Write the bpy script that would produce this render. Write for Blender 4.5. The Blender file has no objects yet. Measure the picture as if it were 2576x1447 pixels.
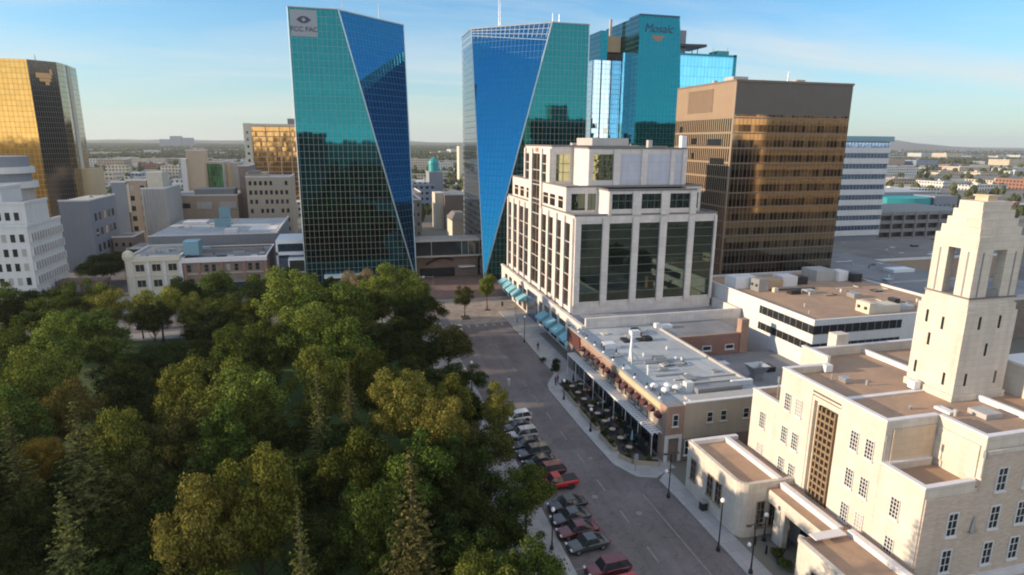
import bpy, bmesh, math, random
from mathutils import Vector, Matrix, Euler
R = math.radians
S = bpy.context.scene
COL = S.collection
rnd = random.Random(7)

# ---------------------------------------------------------------- camera, sky, sun, exposure
CAM_H = 42.0
YAW, PITCH, ROLL = R(14.97), R(13.19), R(-0.485)
cd = bpy.data.cameras.new("camera"); cam = bpy.data.objects.new("camera", cd); COL.objects.link(cam)
cd.sensor_width = 36.0; cd.lens = 36.0 * 1565.0 / 2576.0
cd.clip_start = 0.5; cd.clip_end = 60000.0
cam.location = (0, 0, CAM_H)
fw = Vector((math.sin(YAW) * math.cos(PITCH), math.cos(YAW) * math.cos(PITCH), -math.sin(PITCH)))
rt = Vector((math.cos(YAW), -math.sin(YAW), 0)); dn = fw.cross(rt)
r2 = rt * math.cos(ROLL) + dn * math.sin(ROLL); d2 = -rt * math.sin(ROLL) + dn * math.cos(ROLL)
cam.matrix_world = Matrix(((r2.x, -d2.x, -fw.x, 0), (r2.y, -d2.y, -fw.y, 0), (r2.z, -d2.z, -fw.z, CAM_H), (0, 0, 0, 1)))
S.camera = cam
S.view_settings.view_transform = 'Standard'; S.view_settings.look = 'None'
S.view_settings.gamma = 1.0; S.view_settings.use_curve_mapping = False
S.view_settings.exposure = EXPOSURE = 1.15
try:
    S.cycles.max_bounces = 7; S.cycles.diffuse_bounces = 3; S.cycles.glossy_bounces = 4
    S.cycles.transmission_bounces = 3; S.cycles.transparent_max_bounces = 6
    S.cycles.caustics_reflective = False; S.cycles.caustics_refractive = False
    S.cycles.use_denoising = True; S.cycles.filter_width = 2.0
except Exception:
    pass

SUN_EL, SUN_AZ = R(12.5), R(7.0)          # azimuth: from -X, turned a little towards +Y
sdir = Vector((-math.cos(SUN_AZ) * math.cos(SUN_EL), math.sin(SUN_AZ) * math.cos(SUN_EL), math.sin(SUN_EL)))
sl = bpy.data.lights.new("sun", 'SUN'); sun = bpy.data.objects.new("sun", sl); COL.objects.link(sun)
sl.energy = 3.2; sl.angle = R(0.53); sl.color = (1.0, 0.78, 0.55)
sun.rotation_euler = sdir.to_track_quat('Z', 'Y').to_euler()

W = bpy.data.worlds.new("World"); S.world = W; W.use_nodes = True
nt = W.node_tree; N = nt.nodes; Lk = nt.links
bg = N["Background"]; bg.inputs[1].default_value = 0.10
sky = N.new("ShaderNodeTexSky"); sky.sky_type = 'NISHITA'; sky.sun_disc = False
sky.sun_elevation = SUN_EL; sky.sun_rotation = math.atan2(sdir.x, sdir.y)
sky.altitude = 0; sky.air_density = 1.0; sky.dust_density = 0.3; sky.ozone_density = 4.0
tc = N.new("ShaderNodeTexCoord")
sep = N.new("ShaderNodeSeparateXYZ"); Lk.new(tc.outputs["Generated"], sep.inputs[0])
def wmath(op, a, b=None, clamp=False):
    m = N.new("ShaderNodeMath"); m.operation = op; m.use_clamp = clamp
    for i, v in enumerate((a, b)):
        if v is None: continue
        if isinstance(v, (int, float)): m.inputs[i].default_value = v
        else: Lk.new(v, m.inputs[i])
    return m.outputs[0]
# thin streaky cirrus: project the view direction onto a high flat layer
zz = wmath('ADD', sep.outputs[2], 0.10)
cx = wmath('DIVIDE', sep.outputs[0], zz); cy = wmath('DIVIDE', sep.outputs[1], zz)
cmb = N.new("ShaderNodeCombineXYZ"); Lk.new(cx, cmb.inputs[0]); Lk.new(cy, cmb.inputs[1])
mp = N.new("ShaderNodeMapping"); mp.inputs["Rotation"].default_value = (0, 0, R(-24)); mp.inputs["Scale"].default_value = (0.22, 0.75, 1)
mp.inputs["Location"].default_value = (3.4, 1.2, 0)
Lk.new(cmb.outputs[0], mp.inputs[0])
ns = N.new("ShaderNodeTexNoise"); ns.inputs["Scale"].default_value = 0.9; ns.inputs["Detail"].default_value = 7; ns.inputs["Roughness"].default_value = 0.6
ns.inputs["Distortion"].default_value = 0.7
Lk.new(mp.outputs[0], ns.inputs["Vector"])
cm = wmath('MULTIPLY', wmath('SUBTRACT', ns.outputs[0], 0.40), 3.2, True)
cm = wmath('MULTIPLY', cm, 0.72)
up = wmath('MULTIPLY', sep.outputs[2], 20.0, True)
cm = wmath('MULTIPLY', cm, up)
mix = N.new("ShaderNodeMix"); mix.data_type = 'RGBA'
tint = N.new("ShaderNodeMix"); tint.data_type = 'RGBA'; tint.blend_type = 'MULTIPLY'; tint.inputs["Factor"].default_value = 1.0
Lk.new(sky.outputs[0], tint.inputs["A"]); tint.inputs["B"].default_value = (0.60, 0.98, 1.08, 1)
Lk.new(cm, mix.inputs["Factor"]); Lk.new(tint.outputs["Result"], mix.inputs["A"]); mix.inputs["B"].default_value = (4.0, 4.05, 4.1, 1)
# pale evening haze low down in the sky
hz = wmath('POWER', wmath('SUBTRACT', 1.0, wmath('MULTIPLY', sep.outputs[2], 2.6, True), True), 2.6)
hz = wmath('MULTIPLY', hz, 0.80)
mix2 = N.new("ShaderNodeMix"); mix2.data_type = 'RGBA'
Lk.new(hz, mix2.inputs["Factor"]); Lk.new(mix.outputs["Result"], mix2.inputs["A"]); mix2.inputs["B"].default_value = (3.35, 3.4, 3.05, 1)
# added unseen fill: sky brightened overhead and behind the camera to light shaded walls
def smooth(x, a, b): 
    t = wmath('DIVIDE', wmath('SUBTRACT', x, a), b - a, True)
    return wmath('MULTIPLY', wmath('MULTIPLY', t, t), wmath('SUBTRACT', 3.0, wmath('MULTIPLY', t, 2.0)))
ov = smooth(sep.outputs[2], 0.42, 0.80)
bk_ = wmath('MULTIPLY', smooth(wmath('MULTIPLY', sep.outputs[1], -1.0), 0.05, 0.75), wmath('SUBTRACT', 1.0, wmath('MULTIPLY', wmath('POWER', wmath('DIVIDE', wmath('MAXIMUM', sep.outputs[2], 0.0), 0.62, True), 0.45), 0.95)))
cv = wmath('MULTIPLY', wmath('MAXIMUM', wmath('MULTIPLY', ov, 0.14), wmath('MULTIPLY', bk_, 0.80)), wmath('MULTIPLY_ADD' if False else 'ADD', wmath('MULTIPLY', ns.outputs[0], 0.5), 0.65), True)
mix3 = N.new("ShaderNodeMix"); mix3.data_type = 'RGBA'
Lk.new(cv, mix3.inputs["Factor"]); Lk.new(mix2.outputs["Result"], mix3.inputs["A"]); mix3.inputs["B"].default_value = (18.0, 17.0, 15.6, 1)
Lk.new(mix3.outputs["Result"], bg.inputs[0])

# ---------------------------------------------------------------- materials
MATS = {}
class NT:
    """small helper round one material's node tree"""
    def __init__(s, name):
        s.m = bpy.data.materials.new(name); s.m.use_nodes = True
        s.t = s.m.node_tree; s.n = s.t.nodes; s.l = s.t.links
        s.b = s.n["Principled BSDF"]; s.out = s.n["Material Output"]
        MATS[name] = s.m
    def new(s, k, **kw):
        x = s.n.new(k)
        for a, v in kw.items():
            if a.startswith('_'): setattr(x, a[1:], v)
        return x
    def put(s, sock, v):
        if v is None: return
        if isinstance(v, (int, float)): sock.default_value = v
        elif isinstance(v, (tuple, list)): sock.default_value = (*v, 1) if (len(v) == 3 and sock.type == 'RGBA') else v
        else: s.l.new(v, sock)
    def math(s, op, a, b=None, c=None, clamp=False):
        m = s.n.new("ShaderNodeMath"); m.operation = op; m.use_clamp = clamp
        for i, v in enumerate((a, b, c)): s.put(m.inputs[i], v)
        return m.outputs[0]
    def mix(s, f, a, b):
        m = s.n.new("ShaderNodeMix"); m.data_type = 'RGBA'
        s.put(m.inputs["Factor"], f); s.put(m.inputs["A"], a); s.put(m.inputs["B"], b)
        return m.outputs["Result"]
    def noise(s, vec, scale, detail=4, rough=0.55, dist=0):
        x = s.n.new("ShaderNodeTexNoise"); s.put(x.inputs["Vector"], vec)
        x.inputs["Scale"].default_value = scale; x.inputs["Detail"].default_value = detail
        x.inputs["Roughness"].default_value = rough; x.inputs["Distortion"].default_value = dist
        return x.outputs[0]
    def uv(s):
        u = s.n.new("ShaderNodeUVMap"); sp = s.n.new("ShaderNodeSeparateXYZ"); s.l.new(u.outputs[0], sp.inputs[0])
        return u.outputs[0], sp.outputs[0], sp.outputs[1]
    def obj(s):
        return s.n.new("ShaderNodeNewGeometry").outputs["Position"]
    def bump(s, h, strength=0.3, dist=0.05):
        b = s.n.new("ShaderNodeBump"); b.inputs["Strength"].default_value = strength; b.inputs["Distance"].default_value = dist
        s.l.new(h, b.inputs["Height"]); s.l.new(b.outputs[0], s.b.inputs["Normal"])
    def line(s, x, period, width, off=0.0):
        """1 on a line of the given width at each period"""
        f = s.math('FRACT', s.math('DIVIDE', s.math('ADD', x, off + 1000 * period), period))
        return s.math('LESS_THAN', f, width / period)
    def cell(s, x, period, off=0.0):
        return s.math('FLOOR', s.math('DIVIDE', s.math('ADD', x, off + 1000 * period), period))

def plain(name, c, rough=0.7, var=0.18, scale=0.6, bump=0.0, metal=0.0, streak=0.0, fine=True):
    s = NT(name); p = s.obj()
    a = s.noise(p, scale, 5, 0.6)
    f = s.math('MULTIPLY_ADD', a, 2 * var, 1 - var)
    if fine:
        b = s.noise(p, scale * 14, 3, 0.6); f = s.math('MULTIPLY', f, s.math('MULTIPLY_ADD', b, 0.16, 0.92))
    if streak:
        mp_ = s.new("ShaderNodeMapping"); s.l.new(p, mp_.inputs[0]); mp_.inputs["Scale"].default_value = (1.6, 1.6, 0.10)
        st = s.noise(mp_.outputs[0], 1.0, 4, 0.6)
        f = s.math('MULTIPLY', f, s.math('SUBTRACT', 1.0, s.math('MULTIPLY', s.math('SUBTRACT', st, 0.45, None, True), streak * 3)))
    v = s.n.new("ShaderNodeVectorMath"); v.operation = 'SCALE'; v.inputs[0].default_value = c; s.l.new(f, v.inputs["Scale"])
    s.l.new(v.outputs[0], s.b.inputs["Base Color"])
    s.b.inputs["Roughness"].default_value = rough; s.b.inputs["Metallic"].default_value = metal
    if bump: s.bump(s.noise(p, 3.0, 5), bump, 0.05)
    return s.m

def stone(name, c, bw, bh, joint=0.03, var=0.10, streak=0.25):
    """coursed stone or panel wall: faint joints on the face's own metres"""
    s = NT(name); u, ux, uy = s.uv(); p = s.obj()
    br = s.new("ShaderNodeTexBrick"); s.l.new(u, br.inputs["Vector"])
    br.inputs["Scale"].default_value = 1.0; br.inputs["Brick Width"].default_value = bw; br.inputs["Row Height"].default_value = bh
    br.inputs["Mortar Size"].default_value = joint; br.inputs["Mortar Smooth"].default_value = 0.3
    br.inputs["Color1"].default_value = (*[x * (1 - var) for x in c], 1); br.inputs["Color2"].default_value = (*[min(1, x * (1 + var)) for x in c], 1)
    br.inputs["Mortar"].default_value = (*[x * 0.72 for x in c], 1)
    a = s.noise(p, 0.35, 5, 0.6)
    mp_ = s.new("ShaderNodeMapping"); s.l.new(p, mp_.inputs[0]); mp_.inputs["Scale"].default_value = (1.3, 1.3, 0.09)
    st = s.math('MULTIPLY', s.math('SUBTRACT', s.noise(mp_.outputs[0], 1.0, 4), 0.45, None, True), streak * 3)
    f = s.math('MULTIPLY', s.math('MULTIPLY_ADD', a, 0.3, 0.85), s.math('SUBTRACT', 1.0, st))
    v = s.n.new("ShaderNodeVectorMath"); v.operation = 'SCALE'; s.l.new(br.outputs[0], v.inputs[0]); s.l.new(f, v.inputs["Scale"])
    s.l.new(v.outputs[0], s.b.inputs["Base Color"]); s.b.inputs["Roughness"].default_value = 0.85
    s.bump(br.outputs["Fac"], -0.15, 0.02)
    return s.m

def curtain(name, tint, du, dv, wl=0.14, frame=(0.30, 0.31, 0.28), wob=0.006, rough=0.03, framemix=1.0, metal=1.0, dark=None, wv=None, wave=0.004, pv_=0.12, vis=None):
    """mirror-glass curtain wall: panes that each lean a hair differently, thin metal mullions between them"""
    s = NT(name); u, ux, uy = s.uv()
    lu = s.line(ux, du, wl); lv = s.line(uy, dv, wl if wv is None else wv)
    g = s.math('MULTIPLY', s.math('MAXIMUM', lu, lv), framemix)
    cb = s.n.new("ShaderNodeCombineXYZ"); s.l.new(s.cell(ux, du), cb.inputs[0]); s.l.new(s.cell(uy, dv), cb.inputs[1])
    wn = s.n.new("ShaderNodeTexWhiteNoise"); s.l.new(cb.outputs[0], wn.inputs["Vector"])
    sb = s.n.new("ShaderNodeVectorMath"); sb.operation = 'SUBTRACT'; s.l.new(wn.outputs["Color"], sb.inputs[0]); sb.inputs[1].default_value = (0.5, 0.5, 0.5)
    sc = s.n.new("ShaderNodeVectorMath"); sc.operation = 'SCALE'; s.l.new(sb.outputs[0], sc.inputs[0]); sc.inputs["Scale"].default_value = wob
    p = s.obj()
    nz = s.n.new("ShaderNodeTexNoise"); s.l.new(p, nz.inputs["Vector"]); nz.inputs["Scale"].default_value = 0.22; nz.inputs["Detail"].default_value = 2
    sb2 = s.n.new("ShaderNodeVectorMath"); sb2.operation = 'SUBTRACT'; s.l.new(nz.outputs["Color"], sb2.inputs[0]); sb2.inputs[1].default_value = (0.5, 0.5, 0.5)
    sc2 = s.n.new("ShaderNodeVectorMath"); sc2.operation = 'SCALE'; s.l.new(sb2.outputs[0], sc2.inputs[0]); sc2.inputs["Scale"].default_value = wave * 6
    ge = s.n.new("ShaderNodeNewGeometry")
    ad = s.n.new("ShaderNodeVectorMath"); s.l.new(ge.outputs["Normal"], ad.inputs[0]); s.l.new(sc.outputs[0], ad.inputs[1])
    ad2 = s.n.new("ShaderNodeVectorMath"); s.l.new(ad.outputs[0], ad2.inputs[0]); s.l.new(sc2.outputs[0], ad2.inputs[1])
    nn = s.n.new("ShaderNodeVectorMath"); nn.operation = 'NORMALIZE'; s.l.new(ad2.outputs[0], nn.inputs[0])
    s.l.new(nn.outputs[0], s.b.inputs["Normal"])
    tv = s.math('MULTIPLY_ADD', wn.outputs["Value"], pv_, 1.0 - pv_ / 2)
    v = s.n.new("ShaderNodeVectorMath"); v.operation = 'SCALE'; v.inputs[0].default_value = tint; s.l.new(tv, v.inputs["Scale"])
    col = v.outputs[0]
    if vis:                                              # darker see-through strip within each storey, the panel band above it stays bright
        fv = s.math('FRACT', s.math('DIVIDE', s.math('ADD', uy, 1000 * dv), dv))
        band = s.math('MULTIPLY', s.math('GREATER_THAN', fv, vis[0]), s.math('LESS_THAN', fv, vis[1]))
        rnd_ = s.math('POWER', wn.outputs["Value"], 1.6); dk = s.math('MULTIPLY', band, s.math('MULTIPLY_ADD', rnd_, -0.55, vis[2]))
        col = s.mix(dk, col, (0.03, 0.026, 0.022))
    s.l.new(s.mix(g, col, frame), s.b.inputs["Base Color"])
    s.l.new(s.math('MULTIPLY_ADD', g, 0.45, rough), s.b.inputs["Roughness"])
    s.l.new(s.math('MULTIPLY', s.math('SUBTRACT', 1.0, g), metal), s.b.inputs["Metallic"])
    s.b.inputs["Specular IOR Level"].default_value = 0.6
    return s.m

def glass(name, tint=(0.10, 0.12, 0.12), metal=0.85, rough=0.04, wave=0.01):
    s = NT(name); s.b.inputs["Metallic"].default_value = metal; s.b.inputs["Roughness"].default_value = rough
    p = s.obj(); a = s.noise(p, 0.7, 3)
    v = s.n.new("ShaderNodeVectorMath"); v.operation = 'SCALE'; v.inputs[0].default_value = tint
    s.l.new(s.math('MULTIPLY_ADD', a, 0.7, 0.65), v.inputs["Scale"]); s.l.new(v.outputs[0], s.b.inputs["Base Color"])
    s.bump(s.noise(p, 0.5, 2), wave, 0.5)
    return s.m

def paint(name, c, rough=0.35, metal=0.0, coat=0.0):
    s = NT(name); p = s.obj(); a = s.noise(p, 1.7, 4)
    v = s.n.new("ShaderNodeVectorMath"); v.operation = 'SCALE'; v.inputs[0].default_value = c
    s.l.new(s.math('MULTIPLY_ADD', a, 0.24, 0.88), v.inputs["Scale"]); s.l.new(v.outputs[0], s.b.inputs["Base Color"])
    s.b.inputs["Roughness"].default_value = rough; s.b.inputs["Metallic"].default_value = metal
    s.b.inputs["Coat Weight"].default_value = coat; s.b.inputs["Coat Roughness"].default_value = 0.06
    return s.m

def brick(name, c1, c2, mortar=(0.35, 0.32, 0.28)):
    s = NT(name); u, _, _ = s.uv(); p = s.obj()
    br = s.new("ShaderNodeTexBrick"); s.l.new(u, br.inputs["Vector"]); br.inputs["Scale"].default_value = 1.0
    br.inputs["Brick Width"].default_value = 0.24; br.inputs["Row Height"].default_value = 0.085; br.inputs["Mortar Size"].default_value = 0.010
    br.inputs["Color1"].default_value = (*c1, 1); br.inputs["Color2"].default_value = (*c2, 1); br.inputs["Mortar"].default_value = (*mortar, 1)
    f = s.math('MULTIPLY', s.math('MULTIPLY_ADD', s.noise(p, 0.4, 5, 0.65), 0.7, 0.65), s.math('MULTIPLY_ADD', s.noise(p, 4.0, 3), 0.3, 0.85))
    v = s.n.new("ShaderNodeVectorMath"); v.operation = 'SCALE'; s.l.new(br.outputs[0], v.inputs[0]); s.l.new(f, v.inputs["Scale"])
    s.l.new(v.outputs[0], s.b.inputs["Base Color"]); s.b.inputs["Roughness"].default_value = 0.9
    return s.m

def roofing(name, c, c2, scale=0.18, seam=0.0):
    """membrane or gravel roof: patches, ponding marks, seams"""
    s = NT(name); p = s.obj(); u, ux, uy = s.uv()
    a = s.noise(p, scale, 6, 0.65, 0.5); f = s.math('MULTIPLY', s.math('SUBTRACT', a, 0.36, None, True), 3.4, None, True)
    col = s.mix(f, c, c2)
    b = s.math('MULTIPLY_ADD', s.noise(p, 3.5, 4, 0.7), 0.5, 0.75)
    if seam: b = s.math('MULTIPLY', b, s.math('SUBTRACT', 1.0, s.math('MULTIPLY', s.line(ux, seam, 0.12), 0.22)))
    v = s.n.new("ShaderNodeVectorMath"); v.operation = 'SCALE'; s.l.new(col, v.inputs[0]); s.l.new(b, v.inputs["Scale"])
    s.l.new(v.outputs[0], s.b.inputs["Base Color"]); s.b.inputs["Roughness"].default_value = 0.9
    s.bump(s.noise(p, 6.0, 3), 0.25, 0.03)
    return s.m

def facade(name, wall, win, pu, pv, wu, wv, offu=0.0, offv=0.0, rough=0.8, wmetal=0.6):
    """far-off wall whose rows of windows are a few pixels each: window cells on the face's own metres"""
    s = NT(name); u, ux, uy = s.uv(); p = s.obj()
    g = s.math('MULTIPLY', s.line(ux, pu, wu, offu), s.line(uy, pv, wv, offv))
    cb = s.n.new("ShaderNodeCombineXYZ"); s.l.new(s.cell(ux, pu, offu), cb.inputs[0]); s.l.new(s.cell(uy, pv, offv), cb.inputs[1])
    wn = s.n.new("ShaderNodeTexWhiteNoise"); s.l.new(cb.outputs[0], wn.inputs["Vector"])
    a = s.math('MULTIPLY_ADD', s.noise(p, 0.12, 5, 0.6), 0.5, 0.75)
    v = s.n.new("ShaderNodeVectorMath"); v.operation = 'SCALE'; v.inputs[0].default_value = wall; s.l.new(a, v.inputs["Scale"])
    w = s.n.new("ShaderNodeVectorMath"); w.operation = 'SCALE'; w.inputs[0].default_value = win; s.l.new(s.math('MULTIPLY_ADD', wn.outputs["Value"], 1.3, 0.35), w.inputs["Scale"])
    s.l.new(s.mix(g, v.outputs[0], w.outputs[0]), s.b.inputs["Base Color"])
    s.l.new(s.math('SUBTRACT', rough, s.math('MULTIPLY', g, rough - 0.12)), s.b.inputs["Roughness"])
    s.l.new(s.math('MULTIPLY', g, wmetal), s.b.inputs["Metallic"])
    return s.m

def leafmat(name, a, b, trans=0.35):
    s = NT(name); ge = s.n.new("ShaderNodeNewGeometry"); oi = s.n.new("ShaderNodeObjectInfo")
    c = s.mix(ge.outputs["Random Per Island"], a, b)  # wide dark-to-bright spread puts crown shade and sun into the leaf colour
    hs = s.n.new("ShaderNodeHueSaturation"); s.l.new(c, hs.inputs["Color"])
    s.l.new(s.math('MULTIPLY_ADD', oi.outputs["Random"], 0.05, 0.475), hs.inputs["Hue"])
    s.l.new(s.math('MULTIPLY_ADD', oi.outputs["Random"], 0.5, 0.75), hs.inputs["Value"])
    df = s.n.new("ShaderNodeBsdfDiffuse"); tr = s.n.new("ShaderNodeBsdfTranslucent"); mx = s.n.new("ShaderNodeMixShader")
    s.l.new(hs.outputs[0], df.inputs[0]); s.l.new(hs.outputs[0], tr.inputs[0]); mx.inputs[0].default_value = trans
    s.l.new(df.outputs[0], mx.inputs[1]); s.l.new(tr.outputs[0], mx.inputs[2]); s.l.new(mx.outputs[0], s.out.inputs[0])
    return s.m

# ---------------------------------------------------------------- mesh helper
def rootloc(o):
    v = Vector((0, 0, 0))
    while o is not None: v += o.location; o = o.parent
    return v

SPLIT = set('rib roof_curb slot downpipe pier roof_unit roof_vent slit_window side_window blind_panel wing_curb pilaster pale_panel arcade_pier canopy_post porch_pier shop_window roof_flashing plant_room bridge_post bridge_beam spandrel_band window_band wing_trim vent_pipe end_pier chimney bollard belt_course shopfront_window roof_pipework wing_mullion deck_shade_block porch_frame white_band coping screen_post spandrel_bar logo_lettering'.split())
class MB:
    def __init__(s): s.v = []; s.f = []; s.mi = []; s.cut = []
    def face(s, pts, mi=0):
        i = len(s.v); s.v += [tuple(p) for p in pts]; s.f.append(tuple(range(i, i + len(pts)))); s.mi.append(mi); return s
    def box(s, x0, x1, y0, y1, z0, z1, mi=0, top=None, bottom=True, rz=0.0, c=None):
        s.cut.append((len(s.v), len(s.f)))
        x0, x1 = min(x0, x1), max(x0, x1); y0, y1 = min(y0, y1), max(y0, y1)
        P = [(x0, y0, z0), (x1, y0, z0), (x1, y1, z0), (x0, y1, z0), (x0, y0, z1), (x1, y0, z1), (x1, y1, z1), (x0, y1, z1)]
        if rz:
            cx, cy = c or ((x0 + x1) / 2, (y0 + y1) / 2); co, si = math.cos(rz), math.sin(rz)
            P = [(cx + (a - cx) * co - (b - cy) * si, cy + (a - cx) * si + (b - cy) * co, z) for a, b, z in P]
        i = len(s.v); s.v += P
        F = [(0, 1, 5, 4), (1, 2, 6, 5), (2, 3, 7, 6), (3, 0, 4, 7), (4, 5, 6, 7)] + ([(3, 2, 1, 0)] if bottom else [])
        for k, f in enumerate(F):
            s.f.append(tuple(i + q for q in f)); s.mi.append(top if (k == 4 and top is not None) else mi)
        return s
    def prism(s, poly, z0, z1, mi=0, top=None, z1b=None):
        s.cut.append((len(s.v), len(s.f)))
        n = len(poly); A = sum(poly[k][0] * poly[(k + 1) % n][1] - poly[(k + 1) % n][0] * poly[k][1] for k in range(n))
        if A < 0: poly = poly[::-1]
        i = len(s.v); s.v += [(x, y, z0) for x, y in poly] + [(x, y, z1) for x, y in poly]
        for k in range(n):
            k2 = (k + 1) % n; s.f.append((i + k, i + k2, i + n + k2, i + n + k)); s.mi.append(mi)
        s.f.append(tuple(i + n + k for k in range(n))); s.mi.append(mi if top is None else top)
        s.f.append(tuple(i + k for k in reversed(range(n)))); s.mi.append(mi)
        return s
    def tube(s, pts, rad, n=8, mi=0, cap=True):
        s.cut.append((len(s.v), len(s.f)))
        pts = [Vector(p) for p in pts]; rad = rad if isinstance(rad, (list, tuple)) else [rad] * len(pts)
        i0 = len(s.v)
        for k, p in enumerate(pts):
            t = (pts[min(k + 1, len(pts) - 1)] - pts[max(k - 1, 0)]).normalized()
            a = t.orthogonal().normalized() if abs(t.z) < 0.99 else Vector((1, 0, 0)); b = t.cross(a)
            s.v += [tuple(p + (a * math.cos(2 * math.pi * j / n) + b * math.sin(2 * math.pi * j / n)) * rad[k]) for j in range(n)]
        for k in range(len(pts) - 1):
            for j in range(n):
                j2 = (j + 1) % n; s.f.append((i0 + k * n + j, i0 + k * n + j2, i0 + (k + 1) * n + j2, i0 + (k + 1) * n + j)); s.mi.append(mi)
        if cap:
            s.f.append(tuple(i0 + j for j in reversed(range(n)))); s.mi.append(mi)
            s.f.append(tuple(i0 + (len(pts) - 1) * n + j for j in range(n))); s.mi.append(mi)
        return s
    def lathe(s, c, prof, n=16, mi=0):
        return s.tube([(c[0], c[1], c[2] + z) for r, z in prof], [max(r, 1e-3) for r, z in prof], n, mi)
    def build(s, name, mats, parent=None, smooth=False, uv=True, cull=False):
        if name in SPLIT and parent is not None and len(s.cut) > 1:
            first = None; C_ = s.cut + [(len(s.v), len(s.f))]
            for (v0, f0), (v1, f1) in zip(C_[:-1], C_[1:]):
                q = MB(); q.v = s.v[v0:v1]; q.f = [tuple(i - v0 for i in f) for f in s.f[f0:f1]]; q.mi = s.mi[f0:f1]
                o = q.build(name, mats, parent, smooth, uv); first = first or o
            return first
        off = rootloc(parent) if parent is not None else Vector((0, 0, 0))
        me = bpy.data.meshes.new(name); me.from_pydata([(a - off.x, b - off.y, c - off.z) for a, b, c in s.v], [], s.f)
        mats = mats if isinstance(mats, (list, tuple)) else [mats]
        for m in mats: me.materials.append(MATS[m] if isinstance(m, str) else m)
        me.polygons.foreach_set("material_index", s.mi)
        if smooth: me.polygons.foreach_set("use_smooth", [True] * len(s.f))
        me.update()
        if uv:
            ul = me.uv_layers.new(name="UVMap"); uvs = [0.0] * (2 * len(me.loops)); Z = Vector((0, 0, 1))
            for p in me.polygons:
                n = p.normal
                if abs(n.z) < 0.9: t = Z.cross(n).normalized(); b = n.cross(t)
                else: t = Vector((1, 0, 0)); b = Vector((0, 1, 0))
                for li in p.loop_indices:
                    q = me.vertices[me.loops[li].vertex_index].co + off
                    uvs[2 * li] = q.dot(t); uvs[2 * li + 1] = q.dot(b)
            ul.data.foreach_set("uv", uvs)
        o = bpy.data.objects.new(name, me); COL.objects.link(o)
        if parent is not None: o.parent = parent
        return o

def empty(name, loc, label=None, cat=None, group=None, rz=0.0):
    o = bpy.data.objects.new(name, None); COL.objects.link(o); o.location = loc; o.rotation_euler = (0, 0, rz)
    o.empty_display_size = 0.5
    return tag(o, label, cat, group)
def tag(o, label=None, cat=None, group=None, kind=None):
    if label: o["label"] = label
    if cat: o["category"] = cat
    if group: o["group"] = group
    if kind: o["kind"] = kind
    return o
def copy_tree(o, parent=None):
    c = o.copy(); COL.objects.link(c)
    if parent is not None: c.parent = parent
    for ch in list(o.children): copy_tree(ch, c)
    return c
def slotmat(o, m, i=0):
    o.material_slots[i].link = 'OBJECT'; o.material_slots[i].material = MATS[m]

def inst(name, me, parent, wloc, rz=0.0, scale=None):
    """an object that shares a mesh, put at a world place under an unrotated parent"""
    o = bpy.data.objects.new(name, me); COL.objects.link(o)
    o.parent = parent; o.location = Vector(wloc) - (rootloc(parent) if parent is not None else Vector((0, 0, 0)))
    o.rotation_euler = (0, 0, rz)
    if scale: o.scale = scale
    return o

_wm = {}; wrnd = random.Random(3)
def window(parent, p, face, w, h, frame="white_frame", pane="dark_glass", cols=2, rows=2, fw_=0.08, sill=True, depth=0.12, name="window"):
    """a framed window with bars: frame mesh (part) with pane (sub-part); p = centre on the wall, face = outward normal '-x' or '-y' or '+x'"""
    key = (w, h, cols, rows, fw_, sill, frame, pane, depth)
    if key not in _wm:
        a = MB(); d = depth
        a.box(-w/2, -w/2 + fw_, -d, 0.03, -h/2, h/2).box(w/2 - fw_, w/2, -d, 0.03, -h/2, h/2)
        a.box(-w/2 + fw_, w/2 - fw_, -d, 0.03, h/2 - fw_, h/2).box(-w/2 + fw_, w/2 - fw_, -d, 0.03, -h/2, -h/2 + fw_)
        for k in range(1, cols):
            x = -w/2 + w * k / cols; a.box(x - 0.03, x + 0.03, -d * 0.75, 0.02, -h/2 + fw_, h/2 - fw_)
        for k in range(1, rows):
            z = -h/2 + h * k / rows; a.box(-w/2 + fw_, w/2 - fw_, -d * 0.7, 0.018, z - 0.03, z + 0.03)
        if sill: a.box(-w/2 - 0.1, w/2 + 0.1, -d - 0.08, 0.02, -h/2 - 0.14, -h/2 - 0.002)
        fo = a.build(name, frame); g = MB().box(-w/2 + fw_ * 0.6, w/2 - fw_ * 0.6, -0.045, 0.01, -h/2 + fw_ * 0.6, h/2 - fw_ * 0.6); go = g.build("pane", pane)
        _wm[key] = (fo.data, go.data); bpy.data.objects.remove(fo); bpy.data.objects.remove(go)
    fm, gm = _wm[key]
    if pane == 'dark_glass' and wrnd.random() < 0.22: gm = gm.copy(); gm.materials[0] = MATS['blind_pane']
    rz = {'-y': 0.0, '-x': -math.pi/2, '+x': math.pi/2}[face]
    o = inst(name, fm, parent, p, rz); g = bpy.data.objects.new("pane", gm); COL.objects.link(g); g.parent = o
    return o

def text(parent, txt, loc, face, size, mat, name="lettering", shear=0.0, ext=0.04):
    cu = bpy.data.curves.new(name, 'FONT'); cu.body = txt; cu.size = size; cu.extrude = ext; cu.align_x = 'CENTER'; cu.align_y = 'CENTER'; cu.shear = shear
    t = bpy.data.objects.new(name, cu); COL.objects.link(t)
    me = bpy.data.meshes.new_from_object(t.evaluated_get(bpy.context.evaluated_depsgraph_get())); bpy.data.objects.remove(t); bpy.data.curves.remove(cu)
    me.name = name; me.materials.clear(); me.materials.append(MATS[mat])
    o = bpy.data.objects.new(name, me); COL.objects.link(o); o.parent = parent
    o.location = Vector(loc) - rootloc(parent)
    rz = face if isinstance(face, float) else {'-y': 0.0, '-x': -math.pi/2, '+x': math.pi/2}[face]
    o.rotation_euler = (math.pi/2, 0, rz)
    return o
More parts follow.
